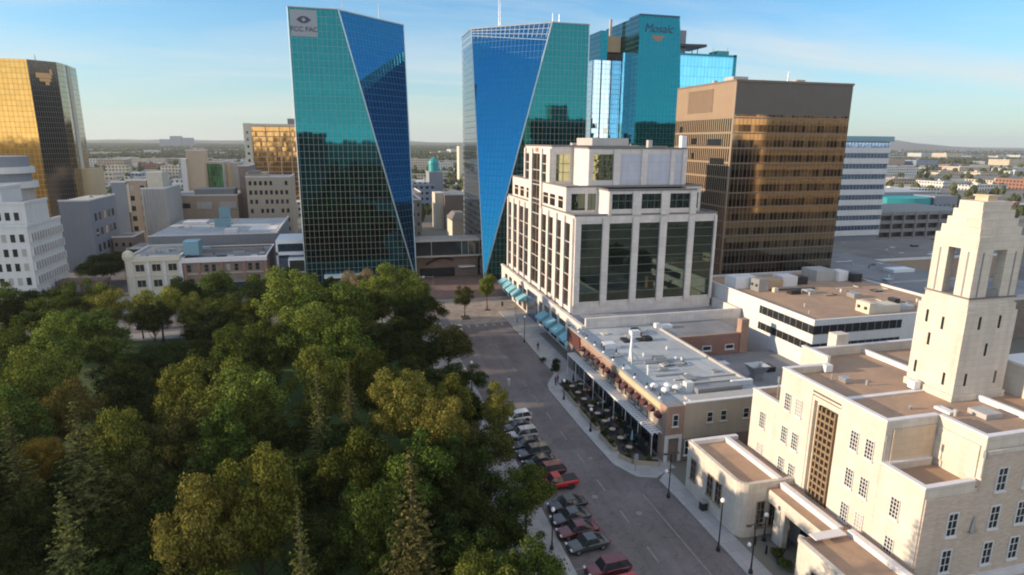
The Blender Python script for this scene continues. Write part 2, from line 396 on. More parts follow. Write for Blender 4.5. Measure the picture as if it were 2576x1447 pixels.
# ---------------------------------------------------------------- material set
plain("city_ground", (0.17, 0.155, 0.125), 0.95, 0.35, 0.02)
def road_mat():
    s = NT("asphalt"); p = s.obj()
    a = s.noise(p, 0.10, 5, 0.6); b = s.noise(p, 1.2, 5, 0.7); c = s.noise(p, 22.0, 2)
    mp_ = s.new("ShaderNodeMapping"); s.l.new(p, mp_.inputs[0]); mp_.inputs["Scale"].default_value = (0.55, 0.03, 1)
    tr = s.noise(mp_.outputs[0], 1.0, 3, 0.5)
    f = s.math('MULTIPLY', s.math('MULTIPLY_ADD', a, 0.9, 0.5), s.math('MULTIPLY_ADD', b, 0.5, 0.75))
    f = s.math('MULTIPLY', f, s.math('MULTIPLY_ADD', c, 0.3, 0.85)); f = s.math('MULTIPLY', f, s.math('MULTIPLY_ADD', tr, 0.7, 0.65))
    vo = s.new("ShaderNodeTexVoronoi"); vo.feature = 'DISTANCE_TO_EDGE'; s.l.new(p, vo.inputs["Vector"]); vo.inputs["Scale"].default_value = 0.16
    crack = s.math('LESS_THAN', vo.outputs["Distance"], 0.012)
    f = s.math('MULTIPLY', f, s.math('SUBTRACT', 1.0, s.math('MULTIPLY', crack, 0.10)))
    w1 = s.noise(p, 0.33, 3, 0.7, 1.5); tar = s.math('LESS_THAN', s.math('ABSOLUTE', s.math('SUBTRACT', w1, 0.5)), 0.006)
    f = s.math('MULTIPLY', f, s.math('SUBTRACT', 1.0, s.math('MULTIPLY', tar, 0.4)))
    w2 = s.noise(p, 0.07, 2, 0.5); pat = s.math('GREATER_THAN', w2, 0.56); f = s.math('MULTIPLY', f, s.math('SUBTRACT', 1.0, s.math('MULTIPLY', pat, 0.14)))
    oil = s.math('MULTIPLY', s.math('SUBTRACT', s.noise(p, 0.9, 2, 0.5), 0.64, None, True), 3.0); f = s.math('MULTIPLY', f, s.math('SUBTRACT', 1.0, oil))
    v = s.n.new("ShaderNodeVectorMath"); v.operation = 'SCALE'; v.inputs[0].default_value = (0.150, 0.133, 0.134); s.l.new(f, v.inputs["Scale"])
    s.l.new(v.outputs[0], s.b.inputs["Base Color"]); s.b.inputs["Roughness"].default_value = 0.85; s.bump(c, 0.2, 0.02)
road_mat()
stone("sidewalk", (0.33, 0.325, 0.32), 1.5, 1.5, 0.03, 0.10, 0.0)
stone("plaza_paving", (0.30, 0.255, 0.22), 1.2, 1.2, 0.04, 0.18, 0.0)
stone("brick_paving", (0.20, 0.13, 0.105), 0.8, 0.4, 0.03, 0.25, 0.0)
plain("kerb_stone", (0.34, 0.34, 0.33), 0.9, 0.15)
plain("lawn_grass", (0.045, 0.085, 0.018), 0.95, 0.4, 0.15)
plain("road_paint", (0.26, 0.25, 0.235), 0.85, 0.7, 0.9)
plain("dirt", (0.05, 0.04, 0.025), 0.95, 0.4, 0.3)
TEAL = (0.065, 0.36, 0.40)
curtain("tower_glass", (0.008, 0.105, 0.130), 1.30, 1.85, 0.09, (0.215, 0.215, 0.175), 0.0025, wave=0.0008, pv_=0.05)
curtain("tower_facet_glass", (0.016, 0.175, 0.30), 1.30, 1.85, 0.08, (0.06, 0.14, 0.22), 0.0022, wave=0.0008, pv_=0.05)
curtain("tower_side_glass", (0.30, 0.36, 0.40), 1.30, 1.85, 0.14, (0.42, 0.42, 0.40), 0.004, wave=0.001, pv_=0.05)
curtain("slab_glass", (0.006, 0.10, 0.145), 1.5, 1.9, 0.06, (0.05, 0.22, 0.27), 0.003, wave=0.001, pv_=0.05)
curtain("wing_glass", (0.12, 0.42, 0.62), 1.6, 3.8, 0.10, (0.09, 0.20, 0.30), 0.014, wave=0.003)
curtain("pale_glass", (0.42, 0.58, 0.70), 1.6, 1.9, 0.12, (0.30, 0.36, 0.42), 0.02, wave=0.004)
curtain("bronze_glass", (0.34, 0.275, 0.19), 1.15, 3.7, 0.13, (0.13, 0.095, 0.07), 0.003, rough=0.05, wv=0.3, wave=0.0012, vis=(0.14, 0.60, 0.92))
curtain("bronze_side", (0.30, 0.19, 0.10), 0.95, 3.7, 0.40, (0.25, 0.18, 0.12), 0.006, rough=0.12, wv=0.5)
plain("bronze_panel", (0.27, 0.195, 0.13), 0.55, 0.14, 0.3)
plain("bronze_dark", (0.085, 0.072, 0.062), 0.5, 0.2, 0.3)
plain("louvre_brown", (0.17, 0.12, 0.085), 0.7, 0.2)
curtain("gold_glass", (0.46, 0.28, 0.085), 1.5, 1.9, 0.12, (0.42, 0.25, 0.07), 0.003, rough=0.05, wave=0.002)
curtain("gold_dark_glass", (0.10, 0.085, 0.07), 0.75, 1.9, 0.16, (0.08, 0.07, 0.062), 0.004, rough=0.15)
curtain("gold_stripe_glass", (0.42, 0.38, 0.28), 1.4, 1.9, 0.12, (0.17, 0.15, 0.12), 0.02, rough=0.08)
curtain("hotel_glass", (0.46, 0.27, 0.10), 1.2, 2.9, 0.12, (0.34, 0.2, 0.09), 0.02, rough=0.08, wv=0.5, wave=0.008)
curtain("green_glass", (0.16, 0.42, 0.22), 1.5, 3.2, 0.14, (0.10, 0.2, 0.12), 0.03, rough=0.1)
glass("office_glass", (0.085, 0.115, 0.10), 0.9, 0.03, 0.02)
glass("office_glass_lit_reflection", (0.42, 0.44, 0.27), 0.95, 0.03, 0.02)  # yellow-green tint stands in for a sunlit building mirrored in the panes
glass("warm_glass", (0.10, 0.075, 0.055), 0.7, 0.05)
glass("dark_glass", (0.05, 0.055, 0.06), 0.6, 0.06)
glass("blue_glass", (0.16, 0.24, 0.36), 0.85, 0.05)
stone("granite", (0.61, 0.56, 0.52), 1.6, 0.95, 0.02, 0.06, 0.12)
plain("granite_coping", (0.16, 0.15, 0.15), 0.6, 0.2)
stone("granite_panel", (0.46, 0.47, 0.53), 2.4, 1.9, 0.02, 0.05, 0.1)
stone("limestone", (0.57, 0.505, 0.425), 1.3, 0.65, 0.015, 0.05, 0.16)
stone("buff_brick", (0.52, 0.43, 0.345), 0.5, 0.16, 0.012, 0.10, 0.14)
stone("tinted_limestone", (0.56, 0.43, 0.30), 1.3, 0.65, 0.012, 0.05, 0.12)  # limestone made tan: the warm bounced light in the notch is in the colour
plain("lattice_stone", (0.21, 0.145, 0.085), 0.8, 0.2, 1.0)
stone("tan_panel", (0.47, 0.325, 0.20), 1.0, 0.5, 0.012, 0.06, 0.1)
plain("coping", (0.66, 0.63, 0.62), 0.7, 0.12, 0.8, streak=0.1)
roofing("gravel_roof", (0.42, 0.27, 0.17), (0.30, 0.205, 0.145), 0.22)
roofing("membrane_roof", (0.40, 0.425, 0.43), (0.29, 0.315, 0.33), 0.16, 2.4)
roofing("pale_roof", (0.36, 0.35, 0.35), (0.22, 0.22, 0.23), 0.14, 3.0)
roofing("grey_roof", (0.24, 0.24, 0.25), (0.15, 0.155, 0.165), 0.12, 3.0)
roofing("dull_roof", (0.20, 0.18, 0.165), (0.13, 0.12, 0.115), 0.1)
brick("red_brick", (0.30, 0.10, 0.06), (0.21, 0.075, 0.05))
brick("brown_brick", (0.20, 0.125, 0.09), (0.14, 0.09, 0.07))
brick("orange_brick", (0.36, 0.19, 0.12), (0.28, 0.14, 0.09))
plain("stucco", (0.42, 0.345, 0.26), 0.9, 0.10, 0.4, streak=0.12)
plain("cream_paint", (0.56, 0.51, 0.41), 0.8, 0.10, 0.4, streak=0.12)
plain("yellow_stucco", (0.54, 0.43, 0.26), 0.85, 0.12, 0.5, streak=0.15)
plain("white_wall", (0.58, 0.58, 0.575), 0.8, 0.10, 0.3, streak=0.12)
plain("concrete", (0.40, 0.385, 0.36), 0.9, 0.14, 0.3, streak=0.16)
plain("dark_concrete", (0.22, 0.215, 0.21), 0.9, 0.18, 0.3, streak=0.16)
plain("blue_grey_wall", (0.22, 0.235, 0.265), 0.85, 0.12, 0.2, streak=0.12)
plain("tan_wall", (0.36, 0.28, 0.21), 0.9, 0.14, 0.2, streak=0.14)
plain("brown_metal", (0.10, 0.06, 0.045), 0.6, 0.2)
plain("patio_floor", (0.07, 0.06, 0.05), 0.9, 0.3, 1.0)
paint("canopy_white", (0.34, 0.37, 0.39), 0.25, 0.3)
plain("sandstone", (0.78, 0.58, 0.36), 0.9, 0.08, 0.2)  # bright warm base colour makes up for weak sun on the mirrored front
paint("bar_dark", (0.10, 0.115, 0.11), 0.4)
paint("white_frame", (0.62, 0.62, 0.60), 0.5)
plain("blind_pane", (0.34, 0.33, 0.30), 0.4, 0.3, 1.0)
paint("white_metal", (0.68, 0.69, 0.69), 0.4)
paint("black_metal", (0.018, 0.018, 0.02), 0.45)
paint("grey_metal", (0.34, 0.35, 0.36), 0.4, 0.5)
paint("galvanised", (0.46, 0.47, 0.48), 0.35, 0.7)
plain("teal_cloth", (0.19, 0.41, 0.47), 0.85, 0.22, 0.9)
paint("maroon_cloth", (0.075, 0.022, 0.02), 0.8)
paint("sign_grey", (0.26, 0.29, 0.33), 0.5)
paint("sign_dark", (0.035, 0.04, 0.09), 0.5)
paint("sign_pale", (0.55, 0.62, 0.68), 0.5)
paint("sign_navy", (0.01, 0.05, 0.12), 0.5)
paint("sign_bronze", (0.28, 0.17, 0.12), 0.5)
paint("sign_red", (0.55, 0.16, 0.13), 0.5)
paint("sign_gold", (0.60, 0.34, 0.14), 0.4)
paint("teal_metal", (0.02, 0.26, 0.28), 0.5)
paint("teal_panel", (0.17, 0.31, 0.37), 0.5)
paint("globe_glass", (0.80, 0.80, 0.78), 0.25)
plain("timber", (0.22, 0.14, 0.08), 0.8, 0.25, 2.0)
plain("planter_tan", (0.40, 0.34, 0.24), 0.85, 0.2, 1.0)
facade("white_offices", (0.58, 0.60, 0.62), (0.03, 0.035, 0.045), 1.75, 3.3, 0.85, 1.75)

# ---------------------------------------------------------------- ground, roads, pavements
def ground():
    o = MB(); n = 48; ring = [0, 400, 1200, 3500, 9000, 20000]
    me_v = [(0.0, 0.0, -0.02)]; F = []
    for r in ring[1:]:
        for k in range(n): me_v.append((r * math.cos(2*math.pi*k/n), r * math.sin(2*math.pi*k/n), -0.02))
    for k in range(n): F.append((0, 1 + k, 1 + (k + 1) % n))
    for q in range(len(ring) - 2):
        for k in range(n):
            a = 1 + q * n; F.append((a + k, a + n + k, a + n + (k + 1) % n, a + (k + 1) % n))
    o.v, o.f, o.mi = me_v, F, [0] * len(F)
    tag(o.build("ground", "city_ground"), kind="structure")
ground()
def sheet(name, rects, mat, z, h=None, mb=None):
    m = mb or MB()
    for r in rects:
        if h: m.box(r[0], r[1], r[2], r[3], z - h, z, bottom=False)
        else: m.face([(r[0], r[2], z), (r[1], r[2], z), (r[1], r[3], z), (r[0], r[3], z)])
    return tag(m.build(name, mat), kind="structure")
sheet("road", [(17.0, 39.0, -120, 149.5), (-400, 400, 149.5, 164), (-73, -60, 164, 700), (20.5, 38.5, 164, 188)], "asphalt", 0.0)
sheet("park_lawn", [(-130, 14.6, -60, 142.5)], "lawn_grass", 0.03)
park_walk = MB(); park_walk.box(14.6, 20.2, -120, 136, -0.3, 0.13, bottom=False)
park_walk.box(-130, 14.6, 142.5, 148, -0.3, 0.13, bottom=False)
park_walk.prism([(14.6, 136), (20.2, 136), (20.2, 141), (15.5, 148), (14.6, 148)], -0.3, 0.131)
tag(park_walk.build("park_sidewalk", "sidewalk"), kind="structure")
east = MB()
east.prism([(36.4, -60), (37.0, 60.0), (36.9, 64.4), (39.3, 66.6), (39.3, -60)][::-1], -0.3, 0.13)
east.prism([(39.6, 66.6), (37.0, 65.1), (34.6, 66.0), (33.0, 69.6), (32.7, 79.5), (32.6, 96.0), (33.2, 98.5), (35.9, 103), (36.3, 128), (40.5, 128), (40.5, 66.6)], -0.3, 0.132)
east.box(36.3, 43.5, 128, 148, -0.3, 0.134, bottom=False)
tag(east.build("street_sidewalk", "sidewalk"), kind="structure")
k = MB()
for a, b in (((37.0, 65.1), (34.6, 66.0)), ((34.6, 66.0), (33.0, 69.6)), ((33.0, 69.6), (32.7, 79.5)), ((32.7, 79.5), (32.6, 96.0)), ((32.6, 96.0), (33.2, 98.5)), ((33.2, 98.5), (35.9, 103)), ((35.9, 103), (36.3, 128)), ((36.3, 128), (36.3, 148))):
    a, b = Vector(a), Vector(b); t = (b - a).normalized(); nn = Vector((-t.y, t.x)) * 0.16
    k.prism([tuple(a - nn), tuple(b - nn), tuple(b + nn), tuple(a + nn)], -0.2, 0.15)
k.box(20.1, 20.4, -120, 141, -0.2, 0.15)
tag(k.build("kerb", "kerb_stone"), kind="structure")
sheet("plaza_pavement", [(22.5, 43.5, 138.5, 149.4)], "plaza_paving", 0.012)
sheet("crossing_pavement", [(20.3, 44, 149.6, 163.5)], "plaza_paving", 0.008)
sheet("mall_pavement", [(-14, 46, 164.2, 240)], "brick_paving", 0.14, 0.3)
sheet("tower_plaza", [(-60, -14, 164.4, 186), (46, 110, 164.4, 186)], "sidewalk", 0.13, 0.3)
mk = MB()
for y in range(-20, 138, 7):                       # worn centre dashes, a dark joint beside them
    mk.box(29.2, 29.32, y, y + 2.6, 0.0, 0.004, bottom=False)
for i in range(40, 100):
    if i % 3 == 0: mk.box(20.4, 25.2, i, i + 0.10, 0.0, 0.004, bottom=False, rz=R(6), c=(20.4, i))
mk.box(33.4, 33.5, 20, 62, 0.0, 0.004, bottom=False)
for x in (24, 26, 28, 30, 32, 34): mk.box(x, x + 0.6, 136.2, 138.2, 0.0, 0.004, bottom=False)
tag(mk.build("road_marking", "road_paint"), kind="structure")
sheet("patio_deck", [(35.0, 39.6, 70.0, 98.5)], "patio_floor", 0.137)
mh = MB()
for x, y in ((27.5, 63.0), (31.2, 58.5), (26.8, 88.0), (30.5, 72.0)): mh.lathe((x, y, 0.0), [(0.38, 0.0), (0.38, 0.006)], 14)
tag(mh.build("road_cover", "dark_concrete"), kind="structure")

# ---------------------------------------------------------------- the two mirror towers
def mast(parent, x, y, z, h, r=0.12, name="antenna"):
    m = MB(); m.tube([(x, y, z), (x, y, z + h * 0.6), (x, y, z + h)], [r, r * 0.7, r * 0.35], 6)
    for k in range(3): m.box(x - 0.5 + 0.1 * k, x + 0.5 - 0.1 * k, y - 0.03, y + 0.03, z + h * (0.45 + 0.17 * k), z + h * (0.45 + 0.17 * k) + 0.06)
    return m.build(name, "grey_metal", parent)
def mirror_tower(x0, x1, apex_left, label):
    yf, yb, H, set_ = 185.0, 219.0, 76.0, 17.6
    t = empty("glass_tower", ((x0 + x1) / 2, yf + 12, 0), label, "skyscraper")
    s = 1 if not apex_left else -1
    xa, xo = (x1, x0) if s > 0 else (x0, x1)            # xa: side whose facet leans back; xo: the upright side
    xt = xa - s * 18.9 if s > 0 else xa - s * 20.5
    B, TT, TB = (xa, yf, 0.0), (xt, yf, H), (xa, yf + set_, H)
    F = [(xo, yf, 0), B, TT, (xo, yf, H)]
    MB().face(F if s > 0 else F[::-1]).build("front_wall", "tower_glass", t)
    f2 = [B, TB, TT]
    MB().face(f2 if s > 0 else f2[::-1]).build("slanted_facet", "tower_facet_glass", t)
    sd = [B, (xa, yb, 0), (xa, yb, H), TB]
    MB().face(sd if s > 0 else sd[::-1]).build("inner_side_wall", "tower_side_glass", t)
    sd = [(xo, yb, 0), (xo, yf, 0), (xo, yf, H), (xo, yb, H)]
    MB().face(sd if s > 0 else sd[::-1]).build("outer_side_wall", "tower_glass", t)
    bk = [(xa, yb, 0), (xo, yb, 0), (xo, yb, H), (xa, yb, H)]
    MB().face(bk if s > 0 else bk[::-1]).build("rear_wall", "tower_glass", t)
    rf = [(xo, yf, H), TT, TB, (xa, yb, H), (xo, yb, H)]
    MB().face([(x, y, z - 0.9) for x, y, z in (rf if s > 0 else rf[::-1])]).build("roof", "grey_roof", t)
    m = MB()                                             # bright metal trim on the crest and the fold
    def rail(a, b, r): m.tube([a, b], r, 6)
    rail((xo, yf, H), TT, 0.22); rail(TT, TB, 0.22); rail(TB, (xa, yb, H), 0.22); rail((xo, yf, H), (xo, yb, H), 0.22)
    m.build("roof_trim", "galvanised", t)
    MB().tube([B, TT], 0.20, 6).build("fold_trim", "pale_trim", t)
    MB().tube([(xo, yf, 0), (xo, yf, H)], 0.15, 6).build("corner_trim", "pale_trim", t)
    MB().tube([B, TB], 0.13, 6).build("corner_trim", "pale_trim", t)
    p = MB(); cx = (x0 + x1) / 2
    p.box(cx - 6, cx + 5, yf + 22, yf + 32, H - 0.9, H + 0.4); p.build("plant_room", "dark_concrete", t)
    return t
paint("pale_trim", (0.50, 0.56, 0.58), 0.35, 0.6)
tl = mirror_tower(-12.2, 19.6, False, "tall teal mirror glass tower with a grey logo panel and a slanted blue facet")
mast(tl, 2.0, 203, 75.5, 9.5); mast(tl, 5.0, 206, 75.5, 4.5, 0.2); mast(tl, 12.5, 205, 75.5, 7); mast(tl, -1.0, 204, 75.5, 5, 0.08)
sg = MB().box(-11.7, -4.9, 184.82, 184.96, 68.8, 75.4).build("logo_panel", "sign_grey", tl)
lg = MB(); cx, cz = -8.3, 73.0                          # eye-shaped mark with a pale leaf in it
up_ = [(cx + 1.7 * math.cos(a), cz + 0.95 * math.sin(a)) for a in [math.pi * k / 8 for k in range(16)]]
eye = [(cx - 1.9, cz), (cx - 0.9, cz - 0.75), (cx, cz - 0.95), (cx + 0.9, cz - 0.75), (cx + 1.9, cz), (cx + 0.9, cz + 0.75), (cx, cz + 0.95), (cx - 0.9, cz + 0.75)]
lg.face([(x, 184.78, z) for x, z in eye]).build("logo_mark", "sign_dark", sg).location = (0, 0, 0)
MB().face([(cx - 0.55, 184.74, cz), (cx, 184.74, cz - 0.55), (cx + 0.55, 184.74, cz), (cx, 184.74, cz + 0.55)]).build("logo_leaf", "sign_grey", sg)
text(sg, "FCC FAC", (cx, 184.74, 70.6), '-y', 1.75, "sign_dark", "logo_lettering")
tr = mirror_tower(40.4, 72.6, True, "tall blue mirror glass tower whose leaning facet comes to a point at street level")
mast(tr, 50, 206, 75.5, 11); mast(tr, 51, 208, 75.5, 10, 0.1); mast(tr, 66.0, 200, 75.5, 6, 0.14); mast(tr, 69.2, 203, 75.5, 6.5, 0.18)
# penthouse grid seen along the crest of the right tower's facet
g = MB(); B_, T_, K_ = Vector((40.4, 185, 0)), Vector((60.9, 185, 76)), Vector((40.4, 202.6, 76))
nrm = (K_ - B_).cross(T_ - B_).normalized(); nrm = nrm if nrm.y < 0 else -nrm
for k in range(17):
    a = K_.lerp(T_, (k + 0.5) / 17); w_ = (B_ - a).normalized()
    g.tube([a + nrm * 0.06, a + w_ * (2.2 + 3.2 * (1 - k / 17.0) * 0.3 + 2.0 * k / 17.0) + nrm * 0.06], 0.11, 4)
for q in (1.3, 2.6, 3.9):
    a, b = K_.lerp(B_, q * 0.55 / 76), T_.lerp(B_, q * 1.25 / 76)
    g.tube([a + nrm * 0.07, b + nrm * 0.07], 0.09, 4)
g.build("crest_mullions", "pale_trim", tr)

# ---------------------------------------------------------------- glass bridge and brick mall front between the towers
t = empty("glass_bridge", (30, 190, 0), "glazed two storey bridge with brick front joining the two mirror towers", "bridge")
MB().box(19.8, 40.2, 190, 198, 7.4, 11.7).build("bridge_glass", "dark_glass", t)
MB().box(19.7, 40.3, 189.7, 198.3, 11.72, 12.3).box(19.7, 40.3, 189.7, 198.3, 6.9, 7.38).build("bridge_beam", "concrete", t)
f = MB()
for x in (19.9, 24.8, 34.3, 36.4, 39.9): f.box(x, x + 0.18, 189.8, 189.97, 7.4, 11.7)
f.build("bridge_post", "grey_metal", t)
MB().box(20, 40, 192.5, 197.5, 0.14, 6.88).build("lower_wall", "brown_brick", t)
a = MB(); n = 14                                         # red curved entrance arch
pts = [(23.4 + 8.5 * k / n, 192.1, 3.2 + 2.9 * math.sin(math.pi * (0.12 + 0.6 * k / n))) for k in range(n + 1)]
a.tube(pts, 0.42, 6); a.build("entrance_arch", "maroon_cloth", t)
MB().box(21.5, 32.5, 192.2, 192.42, 0.16, 3.0).build("entrance_door", "dark_glass", t)
MB().box(33.6, 38.8, 190.4, 192.3, 3.2, 3.6).build("entrance_canopy", "white_metal", t)

# ---------------------------------------------------------------- stepped granite office block
gb = empty("granite_office_building", (60, 140, 0), "stepped pale granite office building with tall dark glass strips and teal awnings", "office building")
def shell(name, rects, mat, roofm, parent, cop="granite_coping", edge=0.5):
    m = MB()
    for x0, x1, y0, y1, z0, z1 in rects: m.box(x0, x1, y0, y1, z0, z1, 0, 1)
    o = m.build(name, [mat, roofm], parent)
    c = MB()
    for x0, x1, y0, y1, z0, z1 in rects:
        e = 0.12
        c.box(x0 - e, x1 + e, y0 - e, y0 + edge, z1, z1 + 0.35).box(x0 - e, x1 + e, y1 - edge, y1 + e, z1, z1 + 0.35)
        c.box(x0 - e, x0 + edge, y0 + edge, y1 - edge, z1, z1 + 0.35).box(x1 - edge, x1 + e, y0 + edge, y1 - edge, z1, z1 + 0.35)
    c.build("coping", cop, parent)
    return o
shell("lower_wall", [(44, 76.0, 116.5, 169.2, 0, 27.6)], "granite", "pale_roof", gb)
shell("middle_wall", [(44.005, 75.2, 122.0, 164.7, 27.0, 32.9), (51.0, 70.8, 116.505, 122.5, 27.0, 32.5)], "granite", "pale_roof", gb)
shell("upper_wall", [(44.01, 71.7, 132.0, 152.7, 32.0, 41.0), (49.0, 71.6, 123.0, 132.5, 32.2, 40.7)], "granite", "pale_roof", gb)
def strip(x0, x1, y, z0, z1, mat="office_glass", floors=3.6, face='-y', mull=2):
    """a glass strip between piers with spandrel bars; stands 3 cm proud of nothing: set in a shallow pier frame"""
    m = MB(); fr = MB()
    if face == '-y':
        m.box(x0, x1, y - 0.03, y + 0.1, z0, z1)
        z = z0 + floors
        while z < z1 - 0.5: fr.box(x0, x1, y - 0.08, y - 0.032, z - 0.06, z + 0.06); z += floors
        for k in range(1, mull): xm = x0 + (x1 - x0) * k / mull; fr.box(xm - 0.05, xm + 0.05, y - 0.11, y - 0.033, z0, z1)
    else:
        m.box(y - 0.03, y + 0.1, x0, x1, z0, z1)
        z = z0 + floors
        while z < z1 - 0.5: fr.box(y - 0.10, y - 0.032, x0, x1, z - 0.11, z + 0.11); z += floors
        for k in range(1, mull): xm = x0 + (x1 - x0) * k / mull; fr.box(y - 0.11, y - 0.033, xm - 0.05, xm + 0.05, z0, z1)
    o = m.build("window_strip", mat, gb); fr.build("spandrel_bar", "bar_dark" if face == '-y' else "granite_bar", o)
    return o
def pier(x0, x1, y, z0, z1, face='-y', d=0.45):
    return (x0, x1, y - d, y, z0, z1) if face == '-y' else (y - d, y, x0, x1, z0, z1)
plain("granite_bar", (0.42, 0.38, 0.34), 0.7)
fs = [(45.3, 49.9), (51.4, 56.5), (58.0, 62.7), (64.3, 69.3), (70.7, 75.4)]
for a, b in fs: strip(a, b, 116.5, 9.9, 26.0, mull=1, floors=1.85)
for a, b in ((51.7, 56.3), (58.2, 62.7), (64.6, 69.3)): strip(a, b, 116.505, 28.9, 31.9, mull=3, floors=1.6)
for a, b in ((45.2, 48.2), (48.8, 50.6)): strip(a, b, 122.0, 28.2, 31.6, mull=2)
strip(71.8, 74.6, 122.0, 28.2, 31.6, mull=2)
for a, b in ((45.1, 48.3),): strip(a, b, 132.0, 33.6, 39.4, "office_glass_lit_reflection", 1.9, mull=2)
strip(50.0, 54.6, 123.0, 34.3, 39.6, "office_glass_lit_reflection", 1.4, mull=2)
blind = MB()
for a, b in ((56.2, 61.0), (62.4, 67.8), (68.8, 70.7)): blind.box(a, b, 122.94, 123.05, 33.4, 39.7)
blind.build("blind_panel", "granite_panel", gb)
pr = MB()
for a, b in ((44.0, 45.3), (49.9, 51.4), (56.5, 58.0), (62.7, 64.3), (69.3, 70.7), (75.4, 76.0)): pr.box(a + 0.04, b - 0.04, 116.05, 116.46, 9.2, 27.2)
for a, b in ((49.02, 50.0), (54.6, 56.2), (61.0, 62.4), (67.8, 68.8), (70.7, 71.6)): pr.box(a, b, 122.6, 122.96, 33.2, 40.6)
for a, b in ((51.05, 51.7), (56.3, 58.2), (62.7, 64.6), (69.3, 70.75)): pr.box(a, b, 116.1, 116.47, 27.65, 32.4)
# left side, narrower bays
ls = [(164.5, 168.0), (158.8, 162.5), (152.6, 157.0), (148.1, 151.8), (133.8, 137.6), (129.0, 132.5), (123.6, 126.8), (118.1, 121.6)]
for a, b in ls: strip(a, b, 44.0, 8.4, 25.8, "warm_glass", 3.4, '-x', 1)
strip(139.3, 145.7, 44.005, 8.4, 39.4, "warm_glass", 3.4, '-x', 2)
for a, b in ((148.0, 151.5), (134.6, 138.0)): strip(a, b, 44.012, 33.2, 39.3, "warm_glass", 2.0, '-x', 1)
for a, b in ((159.0, 162.5), (153.6, 157.0), (148.4, 151.2), (133.8, 137.4), (129.0, 132.5), (123.8, 126.8)): strip(a, b, 44.008, 28.4, 30.9, "warm_glass", 1.7, '-x', 1)
edges = [169.1, 168.0, 164.5, 162.5, 158.8, 157.0, 152.6, 151.8, 148.1, 145.7, 139.3, 137.6, 133.8, 132.5, 129.0, 126.8, 123.6, 121.6, 118.1, 116.6]
for i in range(0, 20, 2): pr.box(43.62, 43.97, edges[i + 1] + 0.03, edges[i] - 0.03, 7.6, 27.2)
pr.box(43.62, 43.96, 145.75, 148.0, 27.3, 40.6).box(43.62, 43.96, 138.05, 139.25, 27.3, 40.6).box(43.62, 43.96, 132.1, 134.5, 33.3, 40.6).box(43.62, 43.96, 151.55, 152.6, 33.3, 40.6)
pr.build("pier", "granite", gb)
text(gb, "CIBC", (43.9, 142.6, 40.15), '-x', 1.3, "sign_red", "sign_lettering")
pp = MB(); pp.box(72.0, 73.2, 126, 127.2, 40.6, 43.6); pp.build("flue", "white_metal", gb)
MB().box(55.0, 64.0, 136, 146, 41.0, 43.0).box(66, 67, 130, 131, 41, 42.6).build("plant_room", "concrete", gb)
# podium
pod = MB(); pod.box(42.6, 77.0, 107.0, 171.2, 0, 7.2, 0, 1); pod.build("podium_wall", ["granite", "pale_roof"], gb)
c = MB(); c.box(42.45, 43.2, 106.9, 171.4, 7.2, 7.7).box(43.2, 77.1, 106.7, 107.3, 7.2, 9.2).box(76.5, 77.1, 107.3, 116.4, 7.2, 9.2)
c.build("podium_parapet", "granite", gb)
for a, b in ((164.2, 166.6), (159.4, 162.2), (154.6, 157.4), (149.6, 152.4), (145.2, 147.8), (132.2, 134.4), (127.0, 130.4), (121.8, 125.2), (116.4, 120.0), (111.2, 114.6)):
    w_ = MB().box(42.52, 42.66, a, b, 0.5, 5.9).build("shopfront_window", "dark_glass", gb)
MB().box(42.3, 42.7, 136.0, 143.6, 0.2, 6.6).build("entrance_glass", "blue_glass", gb)
aw = MB()                                                  # one sloping cloth awning with a valance, copied along the wall
aw.face([(0, -1.75, 1.35), (0, 1.75, 1.35), (-2.1, 1.75, 0.1), (-2.1, -1.75, 0.1)]).face([(0, -1.75, 1.31), (-2.1, -1.75, 0.06), (-2.1, 1.75, 0.06), (0, 1.75, 1.31)])
aw.face([(-2.1, -1.75, 0.1), (-2.1, 1.75, 0.1), (-2.12, 1.75, -0.32), (-2.12, -1.75, -0.32)]).face([(0, -1.75, 1.33), (-2.1, -1.75, 0.08), (-2.11, -1.75, -0.32), (0, -1.75, -0.1)]).face([(0, 1.75, 1.33), (0, 1.75, -0.1), (-2.11, 1.75, -0.32), (-2.1, 1.75, 0.08)])
ao = aw.build("awning", "teal_cloth"); am = ao.data; bpy.data.objects.remove(ao)
for y in (165.4, 160.8, 156.0, 151.0, 146.4, 128.7, 123.5, 118.2, 112.9, 109.0): inst("awning", am, gb, (42.5, y, 3.4))

# ---------------------------------------------------------------- blue-green glass tower behind it
mt = empty("glass_tower", (118, 245, 0), "tapering blue green glass tower with a dark script sign near its top", "skyscraper")
front = [(110.4, 230, 0), (133.5, 230, 0), (127.6, 230, 83.5), (126.9, 230, 88.6), (110.4, 230, 88.6)]
m = MB(); m.face(front); bkp = [(x, 262, z) for x, y, z in front]; m.face(bkp[::-1])
for i in range(5):
    j = (i + 1) % 5; m.face([front[i], bkp[i], bkp[j], front[j]])
m.build("slab_wall", "slab_glass", mt)
MB().box(110.35, 127.0, 229.9, 230.2, 88.5, 89.2).box(110.2, 110.55, 230.2, 239, 88.5, 89.2).build("roof_trim", "sign_navy", mt)
MB().box(96.9, 110.3, 242, 275, 0, 73.6).build("left_wing_wall", "pale_glass", mt)
for x in (96.8, 100.4, 104.6): MB().box(x, x + 0.35, 241.7, 241.96, 40, 73.7).build("wing_mullion", "sign_navy", mt)
MB().box(107.0, 110.36, 236, 242, 0, 76.0).build("link_wall", "wing_glass", mt)
MB().box(100.3, 103.2, 243, 262, 73.6, 84.8).build("stair_tower", "slab_glass", mt)
MB().box(103.2, 110.2, 247, 262, 73.6, 77.4).build("recess_base", "brown_metal", mt)
